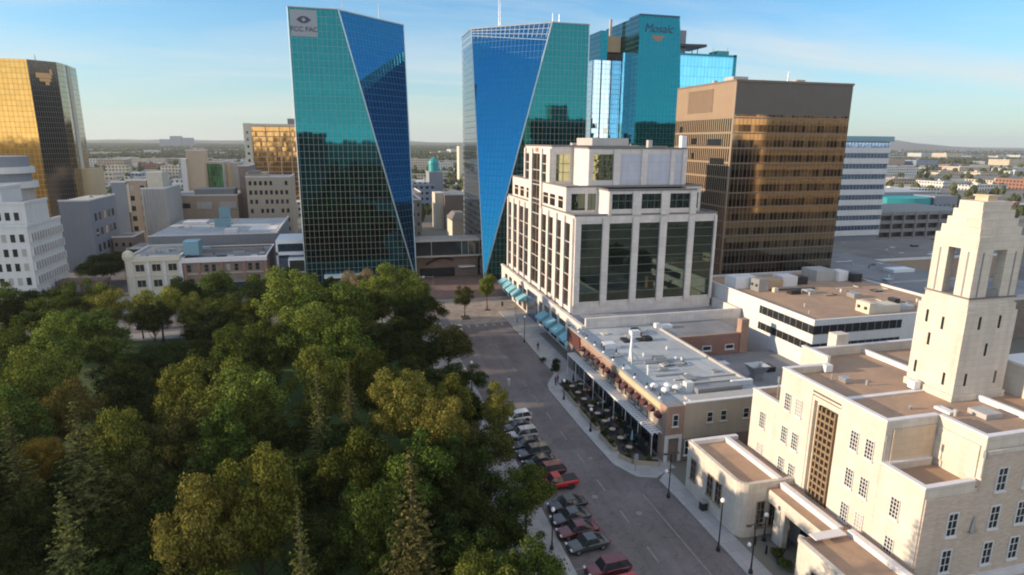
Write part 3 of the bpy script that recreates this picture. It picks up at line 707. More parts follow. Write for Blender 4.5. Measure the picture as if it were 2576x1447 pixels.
MB().box(103.2, 110.2, 246.0, 262, 77.4, 83.4).build("recess_wall", "yellow_stucco", mt)
MB().box(107.0, 107.9, 250, 250.9, 83.4, 90.5).build("flue", "concrete", mt)
MB().box(127.5, 158.0, 238, 270, 0, 76.4).build("right_wing_wall", "wing_glass", mt)
MB().box(157.2, 158.4, 237.8, 239.2, 0, 77.4).box(130, 158.3, 237.8, 238.3, 76.4, 77.2).build("wing_trim", "slab_glass", mt)
MB().box(128.2, 137.0, 242, 262, 76.4, 86.4).build("plant_room", "blue_grey_wall", mt)
cn = MB(); cn.prism([(133.0, 240), (144.6, 238.5), (144.6, 252), (133.0, 252)], 80.0, 81.0); cn.tube([(142, 241, 76.4), (142, 241, 80)], 0.2, 6); cn.tube([(139.5, 241, 76.4), (139.5, 241, 80)], 0.2, 6)
cn.build("roof_canopy", "black_metal", mt)
MB().box(150.4, 156.0, 240, 246, 76.4, 79.0).box(139.5, 141, 239.6, 241, 76.4, 77.4).build("roof_unit", "teal_metal", mt)
mast(mt, 149.0, 240.5, 76.4, 4); mast(mt, 155.6, 240.5, 76.4, 4.5)
o = text(mt, "Mosaic", (118.4, 229.86, 84.2), '-y', 4.3, "sign_navy", "sign_lettering", 0.25)
sw = MB(); nseg = 10
for i in range(nseg):
    u0, u1 = i / nseg, (i + 1) / nseg
    zt = lambda u: 82.0 - 0.2 * math.sin(math.pi * u); zb = lambda u: 82.0 - 2.4 * math.sin(math.pi * u)
    X = lambda u: 115.2 + 6.0 * u
    sw.face([(X(u0), 229.88, zb(u0)), (X(u1), 229.88, zb(u1)), (X(u1), 229.88, zt(u1)), (X(u0), 229.88, zt(u0))])
sw.build("sign_swoosh", "sign_bronze", mt)

# ---------------------------------------------------------------- bronze office block
bo = empty("bronze_office_building", (111, 154, 0), "brown bronze glass office block beside the stepped granite building", "office building")
bx0, bx1, by0, by1, bz = 93.8, 128.2, 140.0, 168.2, 56.8
MB().box(bx0, bx1, by0, by1, 0, 49.1, 0).build("glass_wall", "bronze_glass", bo)
MB().box(bx0 - 0.12, bx0 - 0.004, by0 + 0.2, by1 - 0.2, 0, 48.5).build("side_wall", "bronze_side", bo)
MB().box(bx0, bx1, by0, by1, 49.1, bz, 0, 1).build("top_wall", ["bronze_dark", "dull_roof"], bo)
MB().box(bx0 - 0.15, bx0 - 0.004, by0 + 0.05, by1, 48.5, bz).build("side_top_panel", "bronze_panel", bo)
lv = MB()
for k in range(14): lv.box(bx0 - 0.30, bx0 - 0.16, 149.5, 161.8, 50.0 + 0.42 * k, 50.27 + 0.42 * k)
lv.build("louvre", "louvre_brown", bo)
sidew = MB()
for y, z, w_ in ((164.8, 45.7, 1.5), (164.8, 41.4, 1.5), (157.4, 42.5, 2.8), (147.5, 42.3, 6.6), (157.8, 38.6, 1.1), (145.6, 37.5, 6.6)): sidew.box(bx0 - 0.17, bx0 - 0.123, y - w_ / 2, y + w_ / 2, z - 0.8, z + 0.8)
sidew.build("side_window", "dark_glass", bo)
MB().tube([(bx0, by0, 0), (bx0, by0, bz)], 0.22, 6).build("corner_trim", "bronze_panel", bo)
MB().box(bx0 - 0.2, bx1 + 0.2, by0 - 0.2, by0 + 0.4, bz, bz + 0.5).box(bx0 - 0.2, bx0 + 0.4, by0 + 0.4, by1, bz, bz + 0.5).build("coping", "louvre_brown", bo)
MB().box(94.8, 99, 143, 147, bz, bz + 1.5).box(113, 115.4, 142.4, 145, bz, bz + 1.2).box(103, 104, 143, 144, bz, bz + 0.9).box(97, 98, 155, 156, bz, bz + 1.6).build("roof_unit", "concrete", bo)
mast(bo, 110.6, 143, bz, 3.2, 0.25, "vent_stack")

# ---------------------------------------------------------------- white striped office slab
so = empty("striped_office_building", (198, 215, 0), "white office slab with continuous dark window bands right of the bronze block", "office building")
MB().box(186.5, 208.6, 205.2, 228, 0, 43.2, 0, 1).build("wall", ["blue_grey_wall", "pale_roof"], so)
m1, m2 = MB(), MB()
for k in range(9):
    z = 6.4 + 4.05 * k
    m1.box(186.3, 208.8, 204.6, 205.15, z, z + 2.1).box(208.65, 209.1, 205.2, 228, z, z + 2.1)
    m2.box(186.5, 208.6, 205.0, 205.18, z + 2.12, z + 4.0).box(208.62, 208.75, 205.2, 228, z + 2.12, z + 4.0)
m1.build("spandrel_band", "white_wall", so); m2.build("window_band", "blue_glass", so)
m3 = MB()
for k in range(9):
    for q in range(14): m3.box(187.0 + 1.6 * q, 187.12 + 1.6 * q, 204.9, 204.99, 8.54 + 4.05 * k, 10.4 + 4.05 * k)
m3.build("mullion", "grey_metal", so)
MB().box(186.0, 209.6, 204.2, 228.5, 43.22, 45.2).build("roof_fascia", "teal_panel", so)
mast(so, 190.5, 209, 45.2, 3.4, 0.2, "vent_stack")
# ---------------------------------------------------------------- limestone hall with a tower, lower right
po = empty("limestone_hall", (54, 48, 0), "cream limestone civic hall with flat brown gravel roofs and a low front wing", "civic building")
def flat_block(name, x0, x1, y0, y1, z1, parent, mat="limestone", roofm="gravel_roof", drop=0.7, e=0.38, cop="coping", z0=0.0, skip=""):
    """walls with a parapet standing above a sunk roof"""
    m = MB(); zr = z1 - drop
    m.box(x0, x1, y0, y1, z0, zr, 0, 1)
    if 'w' not in skip: m.box(x0, x0 + e, y0, y1, zr, z1)
    if 'e' not in skip: m.box(x1 - e, x1, y0, y1, zr, z1)
    if 's' not in skip: m.box(x0 + e, x1 - e, y0, y0 + e, zr, z1)
    if 'n' not in skip: m.box(x0 + e, x1 - e, y1 - e, y1, zr, z1)
    o = m.build(name, [mat, roofm], parent)
    c = MB(); q = 0.06
    if 'w' not in skip: c.box(x0 - q, x0 + e + q, y0 - q, y1 + q, z1, z1 + 0.12)
    if 'e' not in skip: c.box(x1 - e - q, x1 + q, y0 - q, y1 + q, z1, z1 + 0.12)
    if 's' not in skip: c.box(x0 + e + q, x1 - e - q, y0 - q, y0 + e + q, z1, z1 + 0.12)
    if 'n' not in skip: c.box(x0 + e + q, x1 - e - q, y1 - e - q, y1 + q, z1, z1 + 0.12)
    c.build("coping", cop, parent)
    return o
# front block, set back wings either side, deep rear block; the recess for the tall stair window is a gap in the front
m = MB()
m.box(45.8, 51.6, 41.0, 46.3, 0, 17.2, 0, 1).box(45.8, 51.6, 50.2, 55.0, 0, 17.2, 0, 1).box(46.25, 51.6, 46.3, 50.2, 0, 17.2, 0, 1).box(45.8, 46.25, 46.3, 50.2, 17.3, 17.9).box(46.25, 46.4, 46.3, 50.2, 17.2, 17.9)
m.box(45.8, 46.18, 41.0, 46.3, 17.2, 17.9).box(45.8, 46.18, 50.2, 55.0, 17.2, 17.9).box(46.18, 51.6, 41.0, 41.38, 17.2, 17.9).box(46.18, 51.6, 54.62, 55.0, 17.2, 17.9)
m.build("front_block", ["limestone", "gravel_roof"], po)
c = MB(); c.box(45.74, 46.24, 40.94, 55.06, 17.9, 18.02).box(46.24, 51.6, 40.94, 41.44, 17.9, 18.02).box(46.24, 51.66, 54.56, 55.06, 17.9, 18.02); c.build("coping", "coping", po)
m = MB(); m.box(51.6, 75, 36.4, 59.2, 0, 17.19, 0, 1)
m.box(51.6, 51.98, 36.4, 41.0, 17.19, 17.9).box(51.6, 51.98, 55.0, 59.2, 17.19, 18.6).box(51.98, 75, 36.4, 36.78, 17.19, 17.9).box(51.98, 75, 58.82, 59.2, 17.19, 18.2)
m.build("rear_block", ["limestone", "gravel_roof"], po)
c = MB(); c.box(51.54, 52.04, 36.34, 41.0, 17.9, 18.02).box(51.54, 52.04, 55.06, 59.26, 18.6, 18.72).box(52.04, 75, 36.34, 36.84, 17.9, 18.02).box(52.04, 75, 58.76, 59.26, 18.2, 18.32)
c.build("coping", "coping", po)
MB().box(60.1, 60.5, 36.8, 44.3, 17.2, 17.75).box(60.1, 60.5, 49.9, 58.8, 17.2, 17.75).build("roof_curb", "coping", po)
MB().box(46.2, 57.0, 47.2, 47.75, 17.205, 17.3).build("roof_flashing", "coping", po)
flat_block("wing_wall", 45.8, 51.59, 55.01, 59.6, 13.6, po, skip="e")
flat_block("wing_wall", 45.8, 51.59, 36.4, 40.99, 13.9, po, skip="e")
# buff brick skin over the south wall of the wings, a band at the top of the rear block
sk = MB(); sk.box(45.95, 51.6, 36.28, 36.395, 0, 12.9).box(51.6, 75, 36.28, 36.396, 0, 16.4); sk.build("brick_facing", "buff_brick", po)
MB().box(45.7, 76, 35.7, 36.27, 4.0, 4.5).build("plinth_band", "coping", po)
MB().box(51.6, 75, 36.1, 36.279, 16.42, 16.75).build("cornice", "limestone", po)
ob = MB(); ob.box(46.6, 51.55, 40.86, 40.995, 13.95, 17.1); ob.build("notch_wall", "tinted_limestone", po)
ob = MB(); ob.box(51.45, 51.597, 36.8, 40.8, 13.95, 17.0); ob.build("notch_side_wall", "limestone", po)
dp = MB()
for x, y, z in ((45.72, 40.7, 17.2), (51.5, 40.86, 17.2), (51.5, 36.25, 17.2), (45.72, 55.3, 17.2)): dp.box(x - 0.12, x + 0.12, y - 0.12, y + 0.12, z - 1.1, z - 0.45).tube([(x, y, z - 1.1), (x, y, z - 3.0)], 0.06, 6)
dp.build("downpipe", "galvanised", po)
# stair window: stone lattice in the recess
MB().box(46.10, 46.24, 47.0, 49.4, 4.2, 15.9).build("stair_glass", "warm_glass", po)
la = MB()
for y in (47.0, 47.6, 48.2, 48.8, 49.25): la.box(45.93, 46.09, y, y + 0.15, 4.2, 15.9)
z = 4.2
while z < 15.8:
    for a, b in ((47.15, 47.6), (47.75, 48.2), (48.35, 48.8), (48.95, 49.25)): la.box(45.95, 46.09, a, b, z, z + 0.24)
    z += 0.78
la.build("stair_lattice", "lattice_stone", po)
fr = MB(); fr.box(45.86, 46.245, 46.32, 46.6, 4.0, 16.7).box(45.86, 46.245, 49.9, 50.18, 4.0, 16.7).box(45.86, 46.245, 46.6, 49.9, 16.3, 16.7).box(45.74, 46.0, 46.2, 50.3, 16.9, 17.1); fr.build("recess_frame", "limestone", po)
for yc in (44.2, 42.4, 51.9, 53.6):
    for zc in (14.5, 10.6, 6.9): window(po, (45.8, yc, zc), '-x', 0.95, 1.95, "white_frame", "dark_glass", 3, 5, 0.06)
for yc in (38.9, 57.4):
    for zc in (10.6, 6.7): window(po, (45.8, yc, zc), '-x', 0.95, 1.95, "white_frame", "dark_glass", 3, 5, 0.06)
for xc in (49.2, 53.9, 57.0, 61.5, 66.0):
    for zc in (13.8, 10.1, 6.5):
        if zc > 13 and xc < 52: continue
        window(po, (xc, 36.28, zc), '-y', 1.15, 2.3, "white_frame", "dark_glass", 2, 3, 0.10, True, 0.10)
MB().prism([(51.2, 36.0), (51.9, 36.0), (51.9, 36.27), (51.2, 36.27)], 9.0, 9.1).tube([(51.55, 36.15, 9.1), (51.55, 36.15, 10.6)], [0.22, 0.04], 6).build("wall_lamp", "galvanised", po)
MB().box(62.0, 62.9, 35.4, 36.2, 7.5, 7.6).build("window_awning", "white_metal", po)
# low front wings with rounded corner, and the porch between
def round_poly(x0, x1, y0, y1, r, corner):
    P = []
    if corner == 'sw':
        P = [(x0, y1)] + [(x0 + r - r * math.cos(a), y0 + r - r * math.sin(a)) for a in [math.pi / 2 * k / 5 for k in range(6)]] + [(x1, y0), (x1, y1)]
    else:
        P = [(x0 + r - r * math.cos(a), y1 - r + r * math.sin(a)) for a in [math.pi / 2 * k / 5 for k in range(6)]][::-1] + [(x0, y0), (x1, y0), (x1, y1)]
    return P
m = MB(); m.prism(round_poly(39.3, 45.8, 51.4, 62.2, 1.3, 'sw'), 0, 6.1, 0, 1); m.build("front_wing_wall", ["limestone", "gravel_roof"], po)
m = MB(); m.prism(round_poly(38.9, 45.8, 20.0, 42.6, 0.8, 'nw'), 0, 6.1, 0, 1); m.build("front_wing_wall", ["limestone", "gravel_roof"], po)
def rim(poly, z, h, w, name, mat="limestone"):
    m = MB(); n = len(poly)
    for i in range(n - 1):
        a, b = Vector(poly[i]), Vector(poly[i + 1]); t = (b - a); 
        if t.length < 1e-3: continue
        t.normalize(); nn = Vector((-t.y, t.x)) * w
        m.prism([tuple(a - nn * 0.2), tuple(b - nn * 0.2), tuple(b + nn), tuple(a + nn)], z, z + h)
    return m.build(name, mat, po)
rim(round_poly(39.3, 45.8, 51.4, 62.2, 1.3, 'sw')[:-1], 6.1, 0.42, 0.4, "wing_parapet")
rim([(45.8, 62.0), (39.5, 62.0)], 6.1, 0.5, 0.5, "wing_parapet", "coping")
rim(round_poly(38.9, 45.8, 20.0, 42.6, 0.8, 'nw')[1:-2], 6.1, 0.42, 0.4, "wing_parapet")
MB().box(40.2, 43.6, 41.4, 42.4, 6.52, 6.62).build("wing_coping", "coping", po)
MB().box(43.9, 44.5, 51.6, 61.9, 6.1, 6.62).box(44.2, 44.8, 20, 42.0, 6.1, 6.62).box(43.9, 44.5, 42.8, 51.2, 5.75, 6.35).build("wing_curb", "coping", po)
MB().box(42.6, 45.8, 42.6, 51.4, 4.3, 5.75, 0, 1).build("porch_roof", ["limestone", "gravel_roof"], po)
MB().box(44.9, 45.79, 42.7, 51.3, 0.1, 4.29).build("porch_wall", "dark_concrete", po)
MB().box(42.8, 44.3, 42.61, 44.4, 0.1, 4.29).box(42.8, 43.4, 48.6, 50.2, 0.1, 4.29).build("porch_pier", "limestone", po)
MB().box(44.75, 44.89, 45.0, 48.4, 0.15, 3.6).build("entrance_door", "dark_glass", po)
for y in (60.6, 57.0, 55.3): window(po, (39.3, y, 3.3), '-x', 1.15, 2.7, "bronze_panel", "dark_glass", 2, 3, 0.07)
for x in (41.9, 43.5): window(po, (x, 51.4, 2.7), '-y', 1.0, 3.2, "bronze_panel", "dark_glass", 2, 3, 0.07)
for y in (39.5, 37.0): window(po, (38.9, y, 3.3), '-x', 1.15, 2.7, "bronze_panel", "dark_glass", 2, 3, 0.07)
# rooftop bits
ru = MB(); ru.box(50.6, 51.5, 54.0, 54.6, 17.3, 18.1); ru.build("roof_unit", "white_metal", po)
ru = MB(); ru.box(50.3, 51.1, 50.8, 51.8, 17.25, 17.8).tube([(49.6, 52.0, 17.2), (49.6, 52.0, 18.0)], 0.1, 6).tube([(52.3, 50.0, 17.2), (52.3, 50.0, 17.8)], 0.14, 8).lathe((51.6, 44.0, 17.2), [(0.12, 0), (0.2, 0.3), (0.0, 0.45)], 8).lathe((54.6, 43.5, 17.2), [(0.12, 0), (0.16, 0.2), (0.0, 0.3)], 8); ru.build("roof_vent", "galvanised", po)
MB().box(56.5, 58.3, 59.25, 60.6, 12, 19.6).build("chimney", "limestone", po)
MB().box(65.0, 69.5, 41.5, 46.5, 17.2, 20.4).build("stair_penthouse", "limestone", po)
MB().box(64.9, 69.6, 41.4, 46.6, 20.4, 20.65).build("penthouse_coping", "coping", po)
# the tower
tw = empty("clock_tower_shaft", (60.3, 47, 0), None)
tw.parent = po; tw.location = (60.3 - 54, 47 - 48, 17.2); tw.name = "bell_tower"
m = MB(); m.box(56.9, 63.7, 44.25, 49.85, 17.2, 17.9).box(57.1, 63.5, 44.4, 49.7, 17.9, 26.3).box(57.25, 63.35, 44.55, 49.55, 26.3, 27.0).box(57.4, 63.2, 44.7, 49.4, 27.0, 27.55)
m.build("tower_shaft", "limestone", tw)
MB().box(57.3, 63.3, 44.6, 49.5, 27.55, 27.72).build("belt_course", "granite_coping", tw)
b = MB()                                                   # belfry: corner piers, open middle, flat lintel
X0, X1, Y0, Y1 = 57.45, 63.15, 44.75, 49.35
for x0, x1, y0, y1 in ((X0, X0 + 0.9, Y0, Y0 + 1.65), (X0, X0 + 0.9, Y1 - 1.65, Y1), (X0 + 0.9, X0 + 2.0, Y0, Y0 + 0.9), (X1 - 2.0, X1, Y0, Y0 + 0.9), (X0 + 0.9, X0 + 1.2, Y1 - 0.6, Y1), (X1 - 0.8, X1, Y1 - 0.6, Y1), (X1 - 0.6, X1, Y0 + 0.9, Y0 + 1.4)):
    b.box(x0, x1, y0, y1, 27.72, 32.3)
b.box(X0, X1, Y0, Y1, 32.3, 33.6)
for k in range(4):
    e = 0.27 * (k + 1); b.box(X0 + e, X1 - e, Y0 + e, Y1 - e, 33.6 + 0.8 * k, 34.4 + 0.8 * k)
b.build("belfry", "limestone", tw)
sl_ = MB()
for q in (Y0 + 0.55, Y1 - 0.75): sl_.box(X0 - 0.012, X0 + 0.05, q + 0.16 * (1 if q < 47 else -1), q + 0.2 + 0.16 * (1 if q < 47 else -1), 27.75, 32.1)
for q in (X0 + 0.75, X1 - 0.95): sl_.box(q, q + 0.2, Y0 - 0.012, Y0 + 0.05, 27.75, 32.1)
sl_.build("slot", "dark_concrete", tw)
MB().box(X0 + 2.0, X1 - 2.0, Y0 + 0.15, Y0 + 0.4, 27.72, 28.4).build("belfry_sill", "dark_concrete", tw)
MB().box(59.7, 60.9, 46.4, 47.7, 36.8, 37.25).box(59.55, 61.05, 46.25, 47.85, 37.25, 37.37).build("roof_cap", "tinted_limestone", tw)
s_ = MB()
for y, z in ((48.5, 25.0), (46.7, 24.7), (47.9, 22.7), (48.9, 19.4), (45.6, 19.2)): s_.box(57.085, 57.2, y - 0.14, y + 0.14, z - 0.65, z + 0.65)
for x, z in ((58.9, 25.2), (61.4, 25.2), (60.3, 22.4), (58.4, 19.4), (62.2, 19.4)): s_.box(x - 0.15, x + 0.15, 44.385, 44.5, z - 0.65, z + 0.65)
s_.build("slit_window", "dark_glass", tw)
MB().box(55.9, 56.7, 47.6, 48.4, 17.35, 18.15).build("roof_unit", "white_metal", po)

# ---------------------------------------------------------------- brick dining terrace building
rb = empty("brick_restaurant_row", (50, 88, 0), "long low brick restaurant building with grey membrane roof and white canopy over its patio", "restaurant")
m = MB(); m.box(39.7, 57.2, 68.6, 106.8, 0, 7.15, 0, 1).box(39.7, 40.1, 68.6, 106.8, 7.15, 7.75)
m.build("wall", ["brown_brick", "membrane_roof"], rb)
MB().box(39.62, 40.2, 68.5, 106.8, 7.75, 7.9).box(56.9, 57.3, 76, 106.8, 7.15, 7.5).build("coping", "concrete", rb)
pl = MB(); pl.box(39.62, 39.695, 68.7, 84.5, 6.95, 7.7); pl.build("parapet_plaster", "yellow_stucco", rb)
pl = MB(); pl.box(39.61, 39.695, 84.5, 100.0, 6.95, 7.7); pl.build("parapet_brick", "orange_brick", rb)
MB().box(39.45, 39.694, 100.1, 106.7, 5.2, 7.74).build("shop_sign_board", "maroon_cloth", rb)
ao = MB(); n = 5
for i in range(n):
    a0, a1 = math.pi / 2 * i / n, math.pi / 2 * (i + 1) / n
    A0, A1 = (-0.75 * math.sin(a0), 0.6 * math.cos(a0)), (-0.75 * math.sin(a1), 0.6 * math.cos(a1))
    ao.face([(A0[0], -0.62, A0[1]), (A1[0], -0.62, A1[1]), (A1[0], 0.62, A1[1]), (A0[0], 0.62, A0[1])][::-1])
    ao.face([(0, -0.62, 0), (A0[0], -0.62, A0[1]), (A1[0], -0.62, A1[1])]); ao.face([(0, 0.62, 0), (A1[0], 0.62, A1[1]), (A0[0], 0.62, A0[1])])
o = ao.build("awning", "maroon_cloth"); sm = o.data; bpy.data.objects.remove(o)
for k in range(14):
    y = 70.2 + 2.15 * k
    inst("awning", sm, rb, (39.68, y, 6.0))
    window(rb, (39.7, y, 5.3), '-x', 0.9, 1.5, "cream_paint", "dark_glass", 1, 2, 0.07, True, 0.06)
# canopy of white slats on posts
c = MB(); y = 69.4
while y < 102.5: c.box(38.25, 39.66, y, y + 0.34, 4.02, 4.12); y += 0.66
c.build("canopy_slat", "white_metal", rb)
c = MB(); c.box(38.15, 38.31, 69.2, 102.8, 3.82, 4.015).box(38.9, 39.0, 69.2, 102.8, 3.86, 4.015).box(39.5, 39.64, 69.2, 102.8, 3.86, 4.015)
for k in range(9): c.tube([(38.23, 69.4 + 4.15 * k, 0.13), (38.23, 69.4 + 4.15 * k, 3.82)], 0.06, 6)
c.build("canopy_frame", "white_metal", rb)
for k in range(11): MB().box(39.62, 39.69, 69.6 + 3.1 * k, 72.2 + 3.1 * k, 0.5, 3.6).build("shopfront_window", "dark_glass", rb)
# south end: corner pavilion and stucco side
MB().box(39.58, 42.2, 68.3, 70.2, 4.3, 8.1, 0, 1).box(39.58, 40.0, 68.3, 70.2, 0.1, 4.3).box(41.6, 42.2, 68.31, 70.19, 0.1, 4.3).box(40.0, 41.6, 68.32, 68.7, 3.6, 4.3).build("corner_pavilion", ["orange_brick", "grey_roof"], rb)
MB().box(39.5, 40.02, 68.2, 68.3, 0.1, 4.0).box(41.58, 42.0, 68.2, 68.3, 0.1, 4.0).box(40.02, 41.58, 68.2, 68.315, 3.55, 4.0).build("door_surround", "white_frame", rb)
MB().box(40.02, 41.58, 68.75, 68.85, 0.1, 3.58).build("entrance_door", "timber", rb)
window(rb, (40.9, 68.3, 6.1), '-y', 0.85, 1.7, "white_frame", "dark_glass", 1, 2, 0.08)
MB().box(42.2, 57.3, 68.25, 68.59, 3.3, 8.3).build("stucco_wall", "stucco", rb)
MB().box(42.2, 57.3, 68.2, 68.7, 0.1, 3.29).build("side_wall_base", "brown_brick", rb)
MB().box(42.15, 57.35, 68.2, 68.75, 8.3, 8.45).build("stucco_coping", "coping", rb)
for x in (46.0, 48.1, 51.6, 54.5): window(rb, (x, 68.25, 6.1), '-y', 0.95, 1.5, "cream_paint", "dark_glass", 1, 2, 0.08)
window(rb, (42.9, 68.2, 2.0), '-y', 0.9, 2.2, "white_frame", "dark_glass", 1, 2, 0.08)
# roof: southern raised strip, long trough, vents
MB().box(44.5, 57.2, 68.76, 72.5, 7.16, 7.55, 0).build("roof_strip", "concrete", rb)
MB().box(47.0, 54.2, 73.0, 74.6, 7.16, 8.0).build("roof_duct", "grey_metal", rb)
MB().box(53.8, 57.2, 74.7, 75.4, 7.16, 7.9).box(45.8, 47.0, 74.2, 75.2, 7.16, 8.6).build("roof_unit", "white_metal", rb)
MB().box(46.5, 57.2, 76.6, 77.1, 7.16, 7.42).box(46.5, 57.2, 78.6, 79.0, 7.16, 7.36).build("roof_curb", "concrete", rb)
for x, y in ((41.8, 76.2), (43.7, 75.8), (42.6, 74.4), (44.6, 74.8)):
    MB().lathe((x, y, 7.16), [(0.25, 0), (0.25, 0.5), (0.62, 0.55), (0.6, 0.8), (0.35, 1.02), (0.0, 1.1)], 14).build("mushroom_vent", "white_metal", rb, True)
u = MB(); u.box(42.0, 44.0, 94.6, 96.2, 7.16, 8.1).box(44.0, 45.2, 95.0, 95.8, 7.16, 7.6); u.build("roof_unit", "white_metal", rb)
f = MB()
for y in (94.95, 95.85): f.box(41.96, 41.995, y - 0.3, y + 0.3, 7.3, 7.95)
f.build("fan_grille", "black_metal", rb)
u = MB(); u.box(57.2, 59.6, 103.0, 104.4, 7.16, 7.9).box(56.2, 57.1, 103.2, 104.2, 7.4, 8.3).build("roof_unit", "white_metal", rb)
sp = MB(); sp.tube([(43.8, 88.2, 7.16), (43.8, 88.2, 9.2), (43.8, 88.2, 12.1)], [0.42, 0.26, 0.10], 10).tube([(43.8, 88.2, 9.0), (45.5, 88.9, 7.16)], 0.12, 6).tube([(43.8, 88.2, 9.0), (43.2, 86.6, 7.16)], 0.12, 6)
sp.build("roof_mast", "white_metal", rb, True)
u = MB(); u.box(45.4, 50.4, 86.2, 86.7, 7.2, 7.6).box(47.5, 49.4, 86.7, 88.0, 7.16, 7.8).box(50.0, 51.0, 84.0, 84.6, 7.16, 7.5).box(46.2, 47.6, 82.6, 83.4, 7.16, 7.6).box(44.4, 49.2, 80.7, 80.95, 7.2, 7.4).build("roof_pipework", "galvanised", rb)
for x, y in ((51.3, 87.0), (52.2, 86.6), (47.0, 90.0), (45.0, 84.5), (49.0, 79.8), (52.5, 92.2)): MB().lathe((x, y, 7.16), [(0.16, 0), (0.16, 0.4), (0.26, 0.42), (0.0, 0.6)], 8).build("vent_pipe", "white_metal", rb)
pl_ = None
for k in range(9):
    y = 72.0 + 3.9 * k
    if pl_ is None:
        pl_ = MB().tube([(40.45, y, 7.16), (40.45, y, 8.5)], 0.12, 6).build("parapet_post", "black_metal", rb); pg_ = MB().lathe((40.25, y - 0.35, 7.8), [(0.02, 0), (0.2, 0.12), (0.2, 0.3), (0.02, 0.42)], 8).build("lamp_globe", "globe_glass", pl_)
    else:
        q = copy_tree(pl_); q.location.y += 3.9 * k
# yard roofs behind, with the red brick back building
yb = empty("red_brick_annex", (64, 99, 0), "red brick annex with two white framed windows and a chimney behind the grey roof", "annex")
MB().box(57.4, 71.6, 97.0, 106.9, 3.5, 7.3, 0, 1).build("wall", ["red_brick", "grey_roof"], yb)
MB().box(57.35, 71.65, 96.9, 97.3, 7.3, 7.5).build("coping", "orange_brick", yb)
MB().box(70.4, 72.0, 96.8, 98.2, 3.5, 10.0).build("chimney", "orange_brick", yb)
window(yb, (63.5, 97.0, 4.9), '-y', 1.9, 1.0, "white_frame", "dark_glass", 1, 1, 0.16, True, 0.1); window(yb, (68.3, 97.0, 4.9), '-y', 1.9, 1.0, "white_frame", "dark_glass", 1, 1, 0.16, True, 0.1)
yd = tag(MB().box(57.35, 77.3, 60.5, 96.95, 0, 3.45, 0, 1).build("low_yard_roof", ["dark_concrete", "grey_roof"]), "low dark flat roof between the brick restaurant and the banded office", "flat roofed building")
MB().box(57.4, 77, 76.0, 76.6, 3.45, 4.6).box(57.4, 77, 70.0, 70.5, 3.45, 5.4).build("roof_wall", "concrete", yd)
def cowl():
    t = empty("roof_hopper", (65.2, 84.5, 3.45), "pale flared metal hopper standing on the low yard roof", "roof vent")
    m = MB(); m.prism([(64.4, 83.8), (66.0, 83.8), (66.0, 85.2), (64.4, 85.2)], 3.45, 4.5); i = len(m.v)
    m.v += [(64.4, 83.8, 4.5), (66.0, 83.8, 4.5), (66.0, 85.2, 4.5), (64.4, 85.2, 4.5), (63.5, 83.2, 6.0), (66.9, 83.2, 6.0), (66.9, 85.8, 6.0), (63.5, 85.8, 6.0)]
    for f in ((0, 1, 5, 4), (1, 2, 6, 5), (2, 3, 7, 6), (3, 0, 4, 7)): m.f.append(tuple(i + q for q in f)); m.mi.append(0)
    m.build("hopper_body", "galvanised", t)
cowl()

# ---------------------------------------------------------------- banded white office, three storeys
lo = empty("banded_office_building", (92, 104, 0), "three storey pale office block with two black window bands and a brown flat roof", "office building")
flat_block("wall", 77.4, 113, 86.5, 124, 12.25, lo, "white_wall", "gravel_roof", 0.35, 0.3)
for z0, z1 in ((9.75, 11.3), (6.6, 8.0)):
    MB().box(77.33, 77.45, 86.4, 101.3, z0, z1).box(77.45, 96.2, 86.43, 86.55, z0, z1).build("window_band", "dark_glass", lo)
    f = MB()
    for k in range(9): f.box(77.29, 77.325, 87.6 + 1.6 * k, 87.68 + 1.6 * k, z0, z1)
    for k in range(11): f.box(79.0 + 1.6 * k, 79.08 + 1.6 * k, 86.39, 86.425, z0, z1)
    f.build("mullion", "grey_metal", lo)
def unit(x0, x1, y0, y1, h, mat="concrete", fans=0):
    o = MB().box(x0, x1, y0, y1, 11.9, 11.9 + h).box(x0 + 0.3, x1 - 0.3, y0 + 0.3, y1 - 0.3, 11.9 + h, 11.95 + h).build("roof_unit", mat, lo)
    if fans:
        g = MB()
        for k in range(fans): g.lathe((x0 - 0.02, y0 + (k + 0.5) * (y1 - y0) / fans, 11.9 + h * 0.5), [(0.3, -0.25), (0.3, 0.25)], 8)
        g.build("fan_grille", "black_metal", o)
unit(91.0, 92.4, 88.8, 92.0, 2.0, "cream_paint", 2); unit(92.4, 98.2, 89.0, 92.0, 1.4, "cream_paint"); unit(98.2, 102, 89.5, 91.5, 0.7, "concrete")
unit(79.0, 84.4, 112, 116, 2.4, "white_metal"); unit(82.2, 84.5, 108.6, 111.5, 2.6, "grey_metal", 2); unit(86.0, 90.0, 111.0, 114.5, 1.7, "tan_panel"); unit(90.2, 94.0, 111.5, 115, 2.2, "coping"); unit(94.2, 97.5, 112.5, 115.0, 1.6, "black_metal")
unit(85.2, 86.2, 107.5, 108.5, 0.9, "cream_paint"); unit(101.5, 106.5, 114.5, 119.5, 2.4, "concrete"); unit(106.6, 109.2, 113.6, 116.5, 2.2, "white_metal"); unit(109.3, 111.5, 112.0, 115.0, 1.8, "black_metal")
MB().tube([(85.5, 109.2, 11.9), (96.0, 108.6, 11.9)], 0.35, 6).build("roof_duct", "black_metal", lo)
b1 = empty("grey_roof_store", (140, 140, 0), "low grey flat roofed store behind the banded office", "shop building")
MB().box(128.4, 152, 120.5, 160, 0, 8.6, 0, 1).build("wall", ["blue_grey_wall", "grey_roof"], b1); MB().box(128.3, 152.1, 120.4, 120.9, 8.6, 9.1).build("coping", "concrete", b1)
MB().box(141, 148, 131.5, 135, 8.6, 9.4).build("roof_light", "white_metal", b1)
